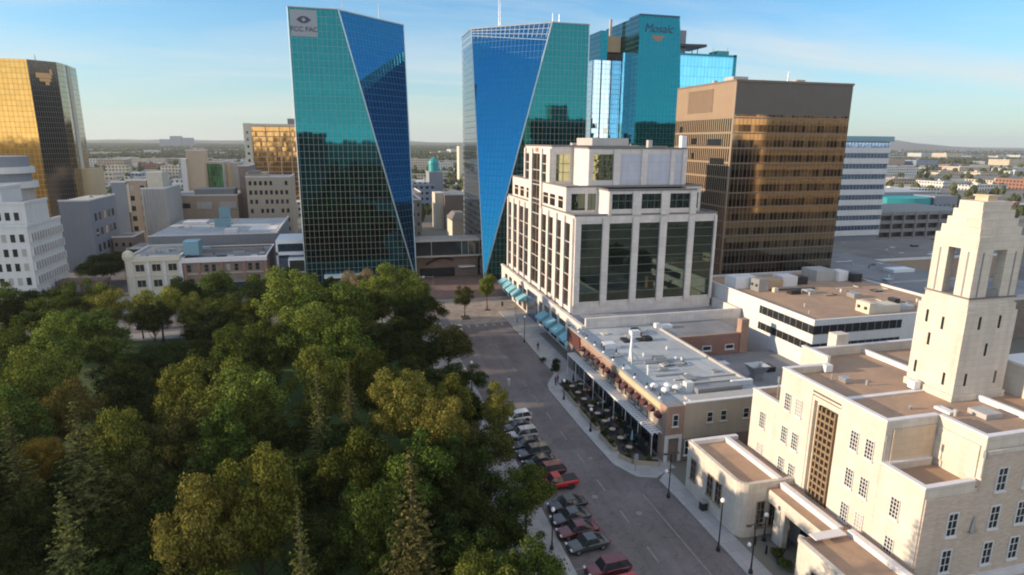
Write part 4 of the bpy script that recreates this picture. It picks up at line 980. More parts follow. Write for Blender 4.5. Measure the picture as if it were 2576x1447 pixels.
b2 = empty("brown_brick_store", (140, 115, 0), "windowless dark brown brick block beside the low grey roof", "shop building")
MB().box(126.5, 165, 100, 120.2, 0, 8.8, 0, 1).build("wall", ["brown_brick", "grey_roof"], b2); MB().box(126.4, 165, 99.9, 100.3, 8.8, 9.1).build("coping", "concrete", b2)
b3 = empty("long_low_store", (175, 175, 0), "long low store with a sunlit parapet in front of the parking ramp", "shop building")
MB().box(152.3, 215, 153, 190, 0, 7.0, 0, 1).build("wall", ["tan_wall", "dull_roof"], b3); MB().box(152.2, 215.1, 152.8, 153.3, 7.0, 7.7).build("coping", "coping", b3)
# parking ramp
pk = empty("parking_ramp", (226, 220, 0), "grey concrete parking ramp with open dark decks beside the striped slab", "car park")
m = MB(); d_ = MB()
for k in range(4):
    z = 1.0 + 3.5 * k; m.box(211.5, 262, 208.0, 240, z + 2.1, z + 3.5); d_.box(212, 261.5, 209.2, 239, z, z + 2.09)
for k in range(9): m.box(211.5 + 6.2 * k, 212.3 + 6.2 * k, 207.8, 208.6, 0, 14.9)
m.build("deck", "dark_concrete", pk); d_.build("deck_shade_block", "black_metal", pk)  # black boxes fill the decks in place of the shade inside
ar = empty("teal_roofed_arena", (327, 305, 0), "arena with a teal curved front wall and pale blue roof far behind the parking ramp", "arena")
m = MB(); P = [(311 + 33 * k / 10, 302 - 7 * math.sin(math.pi * k / 10)) for k in range(11)] + [(344, 316), (311, 316)]
m.prism(P, 0, 11.4); m.build("front_wall", "teal_metal", ar)
MB().box(304, 362, 316.2, 352, 0, 13.4, 0, 1).build("hall_wall", ["blue_grey_wall", "membrane_roof"], ar)
MB().box(344.2, 362, 300, 316, 0, 12.0, 0, 1).build("side_hall", ["blue_grey_wall", "grey_roof"], ar)

cl = random.Random(77)
def clutter(parent, x0, x1, y0, y1, z, n, mats=("galvanised", "white_metal", "concrete", "black_metal", "cream_paint")):
    for i in range(n):
        x, y = cl.uniform(x0, x1), cl.uniform(y0, y1); q = cl.random(); m = MB()
        if q < 0.35: m.lathe((x, y, z), [(0.13, 0), (0.13, 0.5), (0.22, 0.52), (0.22, 0.62), (0.0, 0.72)], 8); nm = "vent_pipe"
        elif q < 0.6: a, b, h = cl.uniform(.5, 1.3), cl.uniform(.5, 1.1), cl.uniform(.35, .9); m.box(x - a, x + a, y - b, y + b, z, z + h); nm = "roof_unit"
        elif q < 0.8: a = cl.uniform(1.5, 5); m.tube([(x - a, y, z + 0.22), (x + a * 0.3, y + 0.1, z + 0.22), (x + a * 0.3, y + 1.6, z + 0.22)], 0.09, 6); nm = "roof_pipe"
        else: a, b = cl.uniform(.4, 1.0), cl.uniform(.4, .9); m.box(x - a, x + a, y - b, y + b, z, z + 0.22); nm = "roof_hatch"
        m.build(nm, cl.choice(mats), parent)
clutter(rb, 41.5, 55, 78, 104, 7.16, 22); clutter(lo, 80, 110, 89, 108, 11.9, 20); clutter(yd, 58.5, 75, 62, 94, 3.45, 14)
clutter(gb, 46, 74, 155, 166, 32.9, 4); clutter(gb, 50, 70, 134, 150, 41.0, 6); clutter(po, 53, 59, 37.5, 43, 17.2, 3); clutter(b1, 130, 150, 123, 150, 8.6, 10); clutter(b3, 155, 210, 156, 186, 7.0, 16)
# ---------------------------------------------------------------- left side: gold tower, white stepped block, old blocks
go = empty("gold_glass_tower", (-125, 290, 0), "gold mirror glass tower with dark corner faces at the left edge", "skyscraper")
gp = [(-139, 274.0), (-108.6, 274.0), (-101.8, 280.5), (-101.4, 285.5), (-103.2, 303.0), (-112, 314), (-139, 314), (-148, 304), (-148, 283)]
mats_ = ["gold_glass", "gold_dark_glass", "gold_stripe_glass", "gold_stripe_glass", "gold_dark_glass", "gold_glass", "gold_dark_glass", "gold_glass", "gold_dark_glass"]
for i in range(9):
    a, b = gp[i], gp[(i + 1) % 9]
    MB().face([(a[0], a[1], 0), (b[0], b[1], 0), (b[0], b[1], 69.5), (a[0], a[1], 69.5)]).build("glass_face", mats_[i], go)
MB().face([(x, y, 69.0) for x, y in gp]).build("roof", "grey_roof", go)
st = MB()
a, b = Vector(gp[3]), Vector(gp[4])
for q0, q1 in ((0.22, 0.46),):
    p0, p1 = a.lerp(b, q0), a.lerp(b, q1); n_ = Vector((b.y - a.y, a.x - b.x)).normalized() * 0.25
    st.prism([tuple(p0), tuple(p1), tuple(p1 + n_), tuple(p0 + n_)], 20, 69.4)
st.build("pale_stripe", "cream_paint", go)
a, b = Vector(gp[1]), Vector(gp[2]); t_ = (b - a).normalized(); n_ = Vector((t_.y, -t_.x)); cen = a.lerp(b, 0.5)
em = MB()
for k, (u0, u1, z0, z1) in enumerate(((-2.6, 2.4, 63.4, 65.2), (-1.6, 2.0, 62.2, 63.3), (0.2, 1.4, 61.0, 62.1), (2.0, 2.8, 64.6, 66.6))):
    p0, p1 = cen + t_ * u0 + n_ * 0.05, cen + t_ * u1 + n_ * 0.05
    em.prism([tuple(p0), tuple(p1), tuple(p1 + n_ * 0.3), tuple(p0 + n_ * 0.3)], z0, z1)
em.build("emblem", "sign_gold", go)
MB().box(-104.5, -98.0, 288.5, 302, 0, 30.0).build("gold_base", "yellow_stucco", go)
for x in (-124, -107): mast(go, x, 277, 69.0, 2.6, 0.18, "vent_stack")
ws = empty("white_stepped_offices", (-95, 185, 0), "white stepped office block with rows of small dark square windows at the left edge", "office building")
def ws_block(x0, x1, y0, y1, z0, z1, bay=1.75):
    MB().box(x0, x1, y0, y1, z0, z1, 0, 1).build("wall", ["white_wall", "pale_roof"], ws)
    c = MB(); c.box(x0 - 0.15, x1 + 0.15, y0 - 0.15, y0 + 0.3, z1, z1 + 0.7).box(x1 - 0.3, x1 + 0.15, y0 + 0.3, y1 + 0.15, z1, z1 + 0.7); c.build("parapet", "white_wall", ws)
ws_block(-130, -73.6, 172, 190.5, 0, 21.2); ws_block(-130, -74.2, 174.0, 186, 21.2, 26.4); ws_block(-130, -79.5, 176, 186, 26.4, 30.0)
wm_ = None
def ws_win(p, face, w=1.12, h=2.0):
    window(ws, p, face, w, h, "white_frame", "dark_glass", 1, 1, 0.05, False, 0.05)
zr = (18.6, 15.1, 11.6, 8.1)
for z in zr:
    for k in range(9): ws_win((-75.0 - 1.85 * k, 172, z), '-y')
for k in range(5): ws_win((-76.2 - 1.85 * k, 174, 23.6), '-y')
rb_ = MB(); rg = MB()                                     # right side: ribbon windows between projecting ribs
for z in zr:
    rg.box(-73.66, -73.5, 172.6, 190, z - 0.9, z + 0.9)
    for k in range(13): rb_.box(-73.6, -73.2, 172.4 + 1.45 * k, 172.85 + 1.45 * k, z - 1.0, z + 1.0)
rg.build("ribbon_glass", "warm_glass", ws); rb_.build("rib", "white_wall", ws)
ab = MB()
for k in range(8): ab.box(-73.5, -73.1, 172.6 + 2.4 * k, 173.6 + 2.4 * k, 0, 5.4)
ab.build("arcade_pier", "white_wall", ws); MB().box(-73.62, -73.52, 172.5, 190.2, 0.2, 5.3).build("arcade_glass", "blue_glass", ws)
lg_ = MB()
for k in range(5): lg_.box(-76.6 - 3.6 * k, -74.4 - 3.6 * k, 171.9, 172.0, 0.4, 5.2)
lg_.build("shop_window", "blue_glass", ws)
cy = empty("round_white_rooftop", (-92, 190, 0), "rounded white stacked rooftop building cut off by the left edge", "office building")
m = MB(); m.lathe((-93.0, 204, 0), [(8.5, 0), (8.5, 28.5)], 32); m.build("drum_wall", "concrete", cy)
for z, r in ((29.0, 9.6), (33.0, 9.3)): MB().lathe((-93.0, 204, 0), [(r, z - 0.5), (r, z + 1.2)], 36).build("drum_band", "white_wall", cy)
MB().lathe((-93.0, 204, 0), [(8.3, 28.5), (8.3, 37.0)], 32).build("drum_glass", "blue_grey_wall", cy)
# grey box building with a sunlit roof, old slabs behind
def simple(name, label, x0, x1, y0, d, z, mat="concrete", roofm="pale_roof", cat="building", cop="coping"):
    t = empty(name, ((x0 + x1) / 2, y0 + d / 2, 0), label, cat)
    MB().box(x0, x1, y0, y0 + d, 0, z, 0, 1).build("wall", [mat, roofm], t)
    MB().box(x0 - 0.1, x1 + 0.1, y0 - 0.1, y0 + 0.35, z, z + 0.5).box(x1 - 0.35, x1 + 0.1, y0 + 0.35, y0 + d, z, z + 0.5).build("coping", cop, t)
    return t
def wins(t, face, u0, u1, nu, z0, z1, nz, pl, w, h, frame="concrete", pane="dark_glass"):
    for i in range(nu):
        for j in range(nz):
            u = u0 + (u1 - u0) * i / max(1, nu - 1); z = z0 + (z1 - z0) * j / max(1, nz - 1)
            window(t, (u, pl, z) if face == '-y' else (pl, u, z), face, w, h, frame, pane, 1, 1, 0.06, False, 0.05)
t = simple("windowless_grey_hall", "blank grey hall with a tall plain front wall below the gold tower", -86.8, -78.4, 225, 24, 22.6, "blue_grey_wall", "concrete")
m = MB()
for i in range(5):
    for j in range(3): m.box(-78.41, -78.3, 228 + 4 * i, 229.8 + 4 * i, 6 + 5 * j, 8.4 + 5 * j)
m.build("side_window", "dark_glass", t); clutter(t, -85, -80, 227, 245, 22.6, 6)
t = simple("low_brown_shed", "low brown shed roofed in grey among the old slab blocks", -77.5, -71.0, 238, 12, 9.0, "brown_brick", "grey_roof"); wins(t, '-y', -76.4, -72.2, 3, 3, 6.6, 2, 238, 1.1, 1.5)
t = simple("low_grey_garage", "low grey garage in front of the ribbed grey block", -70.5, -63.5, 228, 14, 6.4, "dark_concrete", "pale_roof"); wins(t, '-y', -69.2, -65, 3, 3.2, 3.2, 1, 228, 1.6, 1.6)
t = simple("salmon_brick_house", "salmon brick house between the gold tower and the tan block", -86.5, -83.6, 275, 18, 24.0, "orange_brick", "dull_roof"); wins(t, '-y', -85.8, -84.4, 2, 4, 21, 6, 275, 0.8, 1.4)
t = simple("grey_slab_block", "narrow grey blank slab block with a bright strip at its edge", -83.3, -78.6, 262, 20, 26.1, "blue_grey_wall")
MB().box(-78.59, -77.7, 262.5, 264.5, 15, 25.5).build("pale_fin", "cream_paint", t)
t = simple("tan_window_block", "tan block with two columns of dark windows between grey slabs", -78.4, -71.9, 263, 22, 26.7, "tan_wall"); wins(t, '-y', -77, -73.4, 2, 5, 24, 6, 263, 1.6, 2.0)
t = simple("ribbed_grey_block", "ribbed pale grey block topped by a cream penthouse", -71.7, -63.6, 255, 22, 24.1, "concrete")
r_ = MB()
for k in range(8): r_.box(-71.3 + 1.0 * k, -70.9 + 1.0 * k, 254.7, 254.99, 2, 23.6)
r_.build("rib", "concrete", t); MB().box(-71.3, -66.1, 262, 272, 24.1, 29.8).box(-70.4, -67.0, 261.8, 261.99, 25.5, 28.0).build("penthouse", "cream_paint", t)
t = simple("tan_brick_warehouse", "long tan brick building with one dark slot window behind the billboards", -73.0, -44.8, 290, 30, 18.6, "tan_wall", "grey_roof")
MB().box(-71.5, -63.5, 289.9, 290.05, 13.5, 15.5).build("slot_window", "dark_glass", t); MB().box(-61.5, -46, 290.4, 300, 18.6, 21.4).build("upper_store", "dark_concrete", t)
MB().box(-61, -55, 289.6, 289.98, 13.0, 16.0).box(-52, -45.5, 289.6, 289.98, 13.0, 16.0).build("pale_panel", "concrete", t)
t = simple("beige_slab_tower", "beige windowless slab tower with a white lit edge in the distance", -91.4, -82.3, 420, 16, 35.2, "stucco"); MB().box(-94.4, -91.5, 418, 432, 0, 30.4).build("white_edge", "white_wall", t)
t = simple("green_glass_block", "distant block with a green glass front beside the beige slab", -84.8, -73.1, 430, 22, 28.2, "concrete"); MB().box(-84.4, -73.6, 429.7, 429.99, 6, 27).build("green_glass_wall", "green_glass", t)
t = simple("olive_edge_block", "grey block with yellow green panels right of the green glass front", -73.0, -65.6, 440, 20, 27.2, "concrete"); MB().box(-72.8, -70.5, 439.7, 439.99, 4, 26.5).build("olive_panel", "yellow_stucco", t)
t = simple("dark_brown_tower", "slim dark brown brick tower beside the beige apartment house", -44.9, -40.6, 300, 20, 30.5, "brown_brick")
t = simple("beige_apartment_house", "beige apartment house with rows of dark windows beside the left mirror tower", -40.2, -22.3, 285, 24, 26.4, "stucco", "pale_roof"); wins(t, '-y', -38.6, -24.2, 8, 4.5, 24.0, 6, 285, 1.2, 1.9, "stucco")
MB().box(-40.1, -31.9, 285.4, 296, 26.4, 28.4).build("penthouse", "stucco", t); MB().box(-39, -34, 284.6, 287, 28.4, 29.4).build("roof_unit", "blue_grey_wall", t)
t = empty("gold_hotel", (-40, 412, 0), "amber glass hotel slab with a cream end pier behind the left mirror tower", "hotel")
MB().box(-51.0, -18, 400, 424, 0, 50.6, 0, 1).build("glass_wall", ["hotel_glass", "pale_roof"], t); MB().box(-55.2, -51.02, 399.2, 424, 0, 51.2).box(-51.0, -18, 399.3, 399.98, 49.6, 51.0).build("end_pier", "cream_paint", t)
for x in (-43.5, -36, -30): MB().box(x, x + 0.6, 399.5, 399.98, 0, 49.5).build("pier", "tan_panel", t)
for k in range(9): window(t, (-53.2, 399.2, 14 + 4.0 * k), '-y', 1.3, 1.6, "cream_paint", "dark_glass", 1, 1, 0.05, False, 0.05)
MB().box(-31, -25, 404, 410, 50.6, 54.3).build("plant_room", "dark_concrete", t)
# corner shops: cream part and brick part
cr = empty("cream_corner_shop", (-51, 195, 0), "cream painted corner shop building with three upper windows and a rounded corner turret", "shop building")
flat_block("wall", -57.6, -44.6, 185, 206, 10.9, cr, "cream_paint", "pale_roof", 0.5, 0.35, "coping")
c = MB(); c.box(-58.0, -44.62, 184.5, 184.98, 9.7, 10.3).box(-57.6, -44.62, 184.7, 184.98, 5.6, 6.0); c.build("cornice", "cream_paint", cr)
MB().lathe((-57.2, 185.4, 0), [(1.0, 0), (1.0, 10.2), (1.35, 10.3), (1.5, 11.2), (1.2, 12.2), (0.4, 12.8), (0.0, 12.9)], 16).build("corner_turret", "cream_paint", cr)
for k in range(3):
    for z in (7.9, 3.6): window(cr, (-54.6 + 4.0 * k, 185, z), '-y', 2.3, 2.1, "cream_paint", "dark_glass", 2, 1, 0.1, True, 0.1)
pz = MB()
for k in range(4): pz.box(-57.0 + 4.0 * k, -56.2 + 4.0 * k, 184.72, 184.99, 0.2, 9.6)
pz.build("pilaster", "white_wall", cr)
MB().box(-44.2, -40.3, 188, 193, 10.5, 14.3).build("roof_unit", "teal_panel", cr)
for x in (-54, -50.5, -47): MB().box(x, x + 1.2, 194, 195.5, 10.4, 11.3).build("roof_vent", "concrete", cr)
br = empty("brick_shop_block", (-33, 195, 0), "brown brick shop block with a pale cornice and paired upper windows", "shop building")
flat_block("wall", -44.4, -22.4, 185.2, 206, 10.0, br, "brown_brick", "grey_roof", 0.5, 0.35, "coping")
MB().box(-44.4, -22.3, 184.5, 185.18, 8.9, 10.05).build("cornice", "coping", br)
for x in (-42.6, -38.2, -36.3, -32.6, -30.5, -26.9, -25.0):
    window(br, (x, 185.2, 7.2), '-y', 1.1, 2.0, "brown_brick", "dark_glass", 1, 2, 0.06, True, 0.1)
for x in (-26.9, -25.0): window(br, (x, 185.2, 4.0), '-y', 1.1, 1.8, "brown_brick", "dark_glass", 1, 2, 0.06, True, 0.1)
pz = MB()
for x in (-43.9, -40.4, -34.6, -28.8, -23.2): pz.box(x, x + 0.7, 184.9, 185.19, 0.2, 8.85)
pz.build("pilaster", "red_brick", br); MB().box(-43.8, -23.5, 184.95, 185.19, 5.5, 5.9).build("belt_course", "stucco", br)
MB().box(-43.0, -24, 184.8, 185.0, 0.3, 3.0).build("shopfront_glass", "office_glass", br); MB().box(-43.0, -24, 184.2, 185.15, 3.05, 3.5).build("shop_fascia", "dark_concrete", br)
MB().box(-41.5, -24.5, 197, 198.4, 9.5, 10.6).build("roof_curb", "dark_concrete", br)
rr_ = empty("wide_flat_roof_store", (-43, 245, 0), "wide low store with a pale patched membrane roof behind the corner shops", "store")
MB().box(-62, -22.8, 222, 268, 0, 11.2, 0, 1).build("wall", ["blue_grey_wall", "membrane_roof"], rr_)
MB().box(-62.1, -22.7, 221.9, 222.3, 11.2, 11.6).box(-23.1, -22.7, 222.3, 268, 11.2, 12.0).build("coping", "coping", rr_)
MB().box(-33, -24, 230, 240, 11.2, 11.6).box(-40, -36, 226, 230, 11.2, 12.5).box(-58, -50, 250, 258, 11.2, 12.4).build("roof_unit", "coping", rr_)
def board(x0, x1, y, z0, z1, label):
    t = empty("billboard", ((x0 + x1) / 2, y, 11.2), label, "billboard", "billboards on the wide store roof")
    MB().box(x0, x1, y, y + 0.3, z0, z1).build("panel", "teal_panel", t); f = MB()
    for x in (x0 + 0.3, x1 - 0.3): f.tube([(x, y + 0.5, 11.2), (x, y + 0.5, z1)], 0.14, 6).tube([(x, y + 0.5, z1 - 0.6), (x, y + 2.6, 11.2)], 0.09, 6)
    f.tube([(x0 + 0.3, y + 0.5, z1 - 0.4), (x1 - 0.3, y + 0.5, z1 - 0.4)], 0.09, 6); f.build("support_frame", "white_metal", t)
board(-45.4, -40.1, 240, 11.6, 14.6, "blue green billboard panel on white posts, the nearer of the two on the store roof")
board(-47.6, -43.6, 262, 12.4, 16.2, "blue green billboard panel on white posts, the farther of the two on the store roof")
wv_ = empty("white_glazed_pavilion", (-16.5, 194, 0), "white framed glazed pavilion against the left side of the left mirror tower", "pavilion")
MB().box(-19.6, -12.6, 190.2, 203, 0, 12.6).build("glass_wall", "blue_glass", wv_)
MB().box(-20.2, -12.4, 189.4, 203.2, 12.62, 13.6).box(-20.2, -12.4, 189.4, 190.0, 9.3, 10.2).box(-20.2, -19.7, 189.4, 190.0, 0, 12.6).build("white_band", "white_metal", wv_)
MB().box(-16.6, -12.5, 186.3, 189.3, 0, 8.2).build("porch_glass", "office_glass", wv_)
MB().box(-16.8, -12.4, 186.1, 189.35, 8.22, 8.7).box(-16.8, -16.5, 186.1, 186.28, 0, 8.2).box(-16.48, -12.4, 186.1, 186.28, 4.6, 4.9).build("porch_frame", "white_metal", wv_)
lw = empty("tower_entrance_wing", (3, 184, 0), "low white canopy band along the foot of the left mirror tower", "canopy")
MB().box(-7, 3, 181.5, 184.8, 3.4, 4.0).build("canopy_slab", "white_metal", lw); cp_ = MB()
for x in (-6.6, -2, 2.6): cp_.tube([(x, 181.9, 0.15), (x, 181.9, 3.4)], 0.12, 6)
cp_.build("canopy_post", "grey_metal", lw)
pb = empty("rust_footbridge", (-66, 181, 0), "rust brown low canopy shelter on the side street beside the white stepped block", "shelter")
MB().box(-72.6, -61.5, 179, 184, 5.4, 6.2).build("deck", "brown_metal", pb); q = MB()
for x in (-72, -67, -62): q.tube([(x, 179.5, 0), (x, 179.5, 5.4)], 0.25, 6).tube([(x, 183.5, 0), (x, 183.5, 5.4)], 0.25, 6)
for k in range(14): q.box(-72.4 + 0.8 * k, -72.3 + 0.8 * k, 179.0, 179.08, 6.2, 7.1)
q.build("post", "brown_metal", pb); MB().box(-71.8, -62.2, 180.5, 183.5, 0.1, 2.6).build("glass_screen", "blue_glass", pb)
# between the towers
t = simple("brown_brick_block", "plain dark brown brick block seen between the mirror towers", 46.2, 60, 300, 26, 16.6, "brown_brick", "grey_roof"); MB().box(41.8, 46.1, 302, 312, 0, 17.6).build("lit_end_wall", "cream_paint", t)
t = simple("low_cream_house", "low cream building with a hipped green grey roof between the mirror towers", 39.8, 47, 240, 14, 11.6, "cream_paint", "dull_roof")
h_ = MB(); h_.face([(39.4, 239.6, 12.1), (47.4, 239.6, 12.1), (45.2, 243, 14.6), (41.6, 243, 14.6)]).face([(39.4, 254, 12.1), (39.4, 239.6, 12.1), (41.6, 243, 14.6), (41.6, 251, 14.6)]).face([(47.4, 239.6, 12.1), (47.4, 254, 12.1), (45.2, 251, 14.6), (45.2, 243, 14.6)]).face([(47.4, 254, 12.1), (39.4, 254, 12.1), (41.6, 251, 14.6), (45.2, 251, 14.6)]).face([(41.6, 243, 14.6), (45.2, 243, 14.6), (45.2, 251, 14.6), (41.6, 251, 14.6)]); h_.build("hipped_roof", "dull_roof", t)
t = simple("dark_street_block", "dark shaded block close behind the left mirror tower", 24.2, 30.5, 262, 40, 18.0, "dark_concrete", "dull_roof"); wins(t, '-y', 25.4, 29.2, 3, 4, 16, 4, 262, 0.9, 1.6)
t = simple("narrow_tan_block", "narrow tan block in the gap between the mirror towers", 31.5, 38.5, 330, 30, 15.5, "tan_wall", "dull_roof"); wins(t, '-y', 32.6, 37.2, 3, 4, 13, 4, 330, 0.9, 1.5)
t = empty("green_domed_tower", (58, 430, 0), "small grey tower with a dark green domed cap between the mirror towers", "tower")
MB().box(54.6, 63.8, 420, 436, 0, 22.0).build("wall", "blue_grey_wall", t); MB().lathe((58.6, 427, 22), [(3.4, 0), (3.4, 5.0), (3.7, 5.2), (3.2, 7.0), (1.6, 8.6), (0.2, 9.4)], 14).build("green_dome", "teal_metal", t)
t = simple("pale_far_tower", "slim pale tower block standing far off between the mirror towers", 124.8, 131.3, 700, 14, 36.6, "cream_paint")

# ---------------------------------------------------------------- across the park, seen only as reflections in the glass
t = simple("cream_hotel", "long cream hotel mirrored in the glass of the granite offices", 128, 188, -92, 30, 58, "cream_paint"); 
for k in range(16): MB().box(127 + 3.9 * k, 128.6 + 3.9 * k, -61.9, -61.7, 4, 55).build("window_strip", "warm_glass", t)
MB().box(146, 158, -84, -70, 58, 68).build("penthouse", "cream_paint", t)
t = empty("terracotta_office_block", (282, -75, 0), "bright tan office block mirrored in the bronze glass front", "office building")
MB().box(250, 314, -92, -60, 0, 60).build("wall", "sandstone", t)
for k in range(14): MB().box(251, 313, -59.98, -59.8, 3.6 + 4.1 * k, 5.9 + 4.1 * k).build("window_band", "black_metal", t)
m = MB()
for k in range(22): m.box(250.4 + 2.95 * k, 251.5 + 2.95 * k, -59.79, -59.5, 2, 59)
m.build("pier", "sandstone", t)
t = simple("grey_apartment_slab", "grey apartment slab mirrored low in the left mirror tower", -46, -12, -130, 24, 47, "dark_concrete")

clutter(br, -43, -24, 187, 204, 9.5, 12); clutter(cr, -56, -46, 187, 204, 10.4, 7); clutter(rr_, -60, -25, 224, 265, 11.2, 16); clutter(so, 188, 206, 207, 225, 43.2, 3)

t = simple("dark_brick_block", "dark brick block mirrored beside the tan block in the bronze glass front", 196, 247, -90, 28, 41, "brown_brick")
for i in range(12): MB().box(198 + 4.0 * i, 199.6 + 4.0 * i, -61.98, -61.8, 3, 39).build("window_strip", "warm_glass", t)
# ---------------------------------------------------------------- trees
leafmat("leaf_green", (0.016, 0.024, 0.006), (0.140, 0.175, 0.034), 0.22)
leafmat("leaf_dark", (0.009, 0.014, 0.005), (0.064, 0.086, 0.021), 0.2)
leafmat("leaf_yellow", (0.07, 0.066, 0.016), (0.32, 0.30, 0.065), 0.25)
leafmat("leaf_lime", (0.036, 0.044, 0.010), (0.25, 0.27, 0.052), 0.25)
leafmat("leaf_olive", (0.03, 0.03, 0.011), (0.135, 0.15, 0.042), 0.22)
leafmat("leaf_orange", (0.16, 0.11, 0.02), (0.30, 0.20, 0.04), 0.25)
leafmat("leaf_brown", (0.14, 0.11, 0.06), (0.30, 0.24, 0.14), 0.3)
leafmat("needle", (0.026, 0.027, 0.011), (0.20, 0.20, 0.06), 0.12)
plain("bark", (0.085, 0.065, 0.05), 0.95, 0.3, 2.0)
plain("pale_bark", (0.26, 0.23, 0.19), 0.9, 0.3, 2.0)
tmp = MB(); tmp.face([(0, 0, 0), (1, 0, 0), (0, 1, 0)]); 
def leaf_mesh(name, quads, mat):
    me = bpy.data.meshes.new(name); V = []; F = []
    for c, n, s, a in quads:
        t = n.orthogonal().normalized(); b = n.cross(t); co, si = math.cos(a), math.sin(a)
        u = (t * co + b * si) * s; w = (b * co - t * si) * s * 0.62; i = len(V)
        V += [tuple(c - u), tuple(c + w), tuple(c + u), tuple(c - w)]; F.append((i, i + 1, i + 2, i + 3))
    me.from_pydata(V, [], F); me.materials.append(MATS[mat]); me.update(); return me
def rdir(r):
    while True:
        v = Vector((r.uniform(-1, 1), r.uniform(-1, 1), r.uniform(-1, 1)))
        if 0.05 < v.length < 1: return v.normalized()
def crown_mesh(seed, lobes=24, per=430, flat=1.0):
    r = random.Random(seed); Q = []
    ph = r.uniform(0, 6.28); stretch = r.uniform(0.82, 1.0)
    L = []
    for k in range(lobes):
        d = rdir(r); d.z = d.z * 0.85 + 0.12
        rad = r.uniform(0.13, 0.29); q = r.uniform(0.42, 0.90)
        if d.z < -0.35: q *= 0.8
        c = Vector((d.x * q * (1 + 0.22 * math.sin(2 * math.atan2(d.y, d.x) + ph)), d.y * q * stretch, 1.0 + d.z * q * 1.15 * flat))
        L.append((c, rad))
    L += [(Vector((0, 0, 0.95)), 0.46), (Vector((0.2, 0.1, 0.8)), 0.3)]
    for c, rad in L:
        n_ = int(per * (rad / 0.27) ** 2)
        for i in range(n_):
            d = rdir(r)
            if d.z < -0.3 and r.random() < 0.55: d.z = -d.z
            p = c + Vector((d.x, d.y, d.z * 0.85)) * rad * (r.uniform(0.55, 1.08) if r.random() < 0.8 else r.uniform(1.0, 1.28))
            nn = (d + rdir(r) * 0.55).normalized()
            Q.append((p, nn, r.uniform(0.015, 0.038), r.uniform(0, 6.28)))
    return leaf_mesh("crown", Q, "leaf_green")
CROWNS = [crown_mesh(100 + i, 38 + (i % 4) * 5, 640 + 40 * (i % 3), 1.0 if i % 2 else 0.85) for i in range(10)]
def trunk_mesh(seed, mat="bark"):
    """unit tree: height 1, limbs rise into the crown"""
    r = random.Random(seed); m = MB()
    m.tube([(0, 0, 0), (0.004, 0, 0.12), (0.01, 0.006, 0.42), (0.0, 0.01, 0.80)], [0.024, 0.017, 0.012, 0.003], 7)
    for k in range(7):
        a = k * 2.4 + r.random(); z = r.uniform(0.24, 0.5); l = r.uniform(0.14, 0.24)
        m.tube([(0.005, 0.002, z), (math.cos(a) * l * 0.5, math.sin(a) * l * 0.5, z + 0.12), (math.cos(a) * l, math.sin(a) * l, z + r.uniform(0.22, 0.32))], [0.009, 0.006, 0.002], 5)
    o = m.build("trunk", mat, None, True, False); me = o.data; bpy.data.objects.remove(o); return me
TRUNKS = [trunk_mesh(i) for i in range(4)]
def spruce_mesh(seed):
    r = random.Random(seed); Q = []; m = 34
    for k in range(m):
        f = k / (m - 1); z = 0.05 + 0.95 * f; R0 = 0.165 * (1 - f) ** 0.85 + 0.004; R0 *= r.uniform(0.85, 1.12)
        nb = max(3, int(13 * (1 - f)) + 3)
        for b in range(nb):
            a = 6.283 * b / nb + r.uniform(-0.35, 0.35) + k * 0.7; lb = R0 * r.uniform(0.65, 1.15)
            steps = max(2, int(lb / 0.0115))
            for s in range(steps):
                t = (s + 0.5) / steps
                zz_ = z - 0.045 * t * (1 - f) + 0.02 * t * t + r.uniform(-0.006, 0.006)
                for e in range(6):
                    p = Vector((math.cos(a) * lb * t + r.uniform(-.008, .008), math.sin(a) * lb * t + r.uniform(-.008, .008), zz_))
                    Q.append((p, (Vector((math.cos(a) * 0.5, math.sin(a) * 0.5, 0.8)) + rdir(r) * 0.7).normalized(), r.uniform(0.0038, 0.0085), a + r.uniform(-.6, .6)))
    return leaf_mesh("crown", Q, "needle")
SPRUCES = [spruce_mesh(i) for i in range(3)]
def sprucetrunk():
    m = MB(); m.tube([(0, 0, 0), (0, 0, 0.5), (0, 0, 0.985)], [0.014, 0.009, 0.001], 6)
    o = m.build("trunk", "bark", None, True, False); me = o.data; bpy.data.objects.remove(o); return me
STRUNK = sprucetrunk()
def proj(p):
    v = Vector(p) - Vector((0, 0, CAM_H)); d = v.dot(fw)
    return 1288 + 1565 * v.dot(r2) / d, 723.5 + 1565 * v.dot(d2) / d
ORD = "leftmost second third fourth fifth sixth seventh eighth ninth tenth eleventh twelfth thirteenth fourteenth fifteenth sixteenth seventeenth eighteenth nineteenth twentieth".split()
KIND = {"g": ("leaf_green", "leafy mid green tree"), "d": ("leaf_dark", "dense dark green tree"), "y": ("leaf_yellow", "bright yellow tree"), "l": ("leaf_lime", "light yellow green tree"),
        "o": ("leaf_olive", "dull olive green tree"), "f": ("leaf_orange", "small golden orange tree"), "b": ("leaf_brown", "pale brownish tree"), "s": ("needle", "tall narrow spruce")}
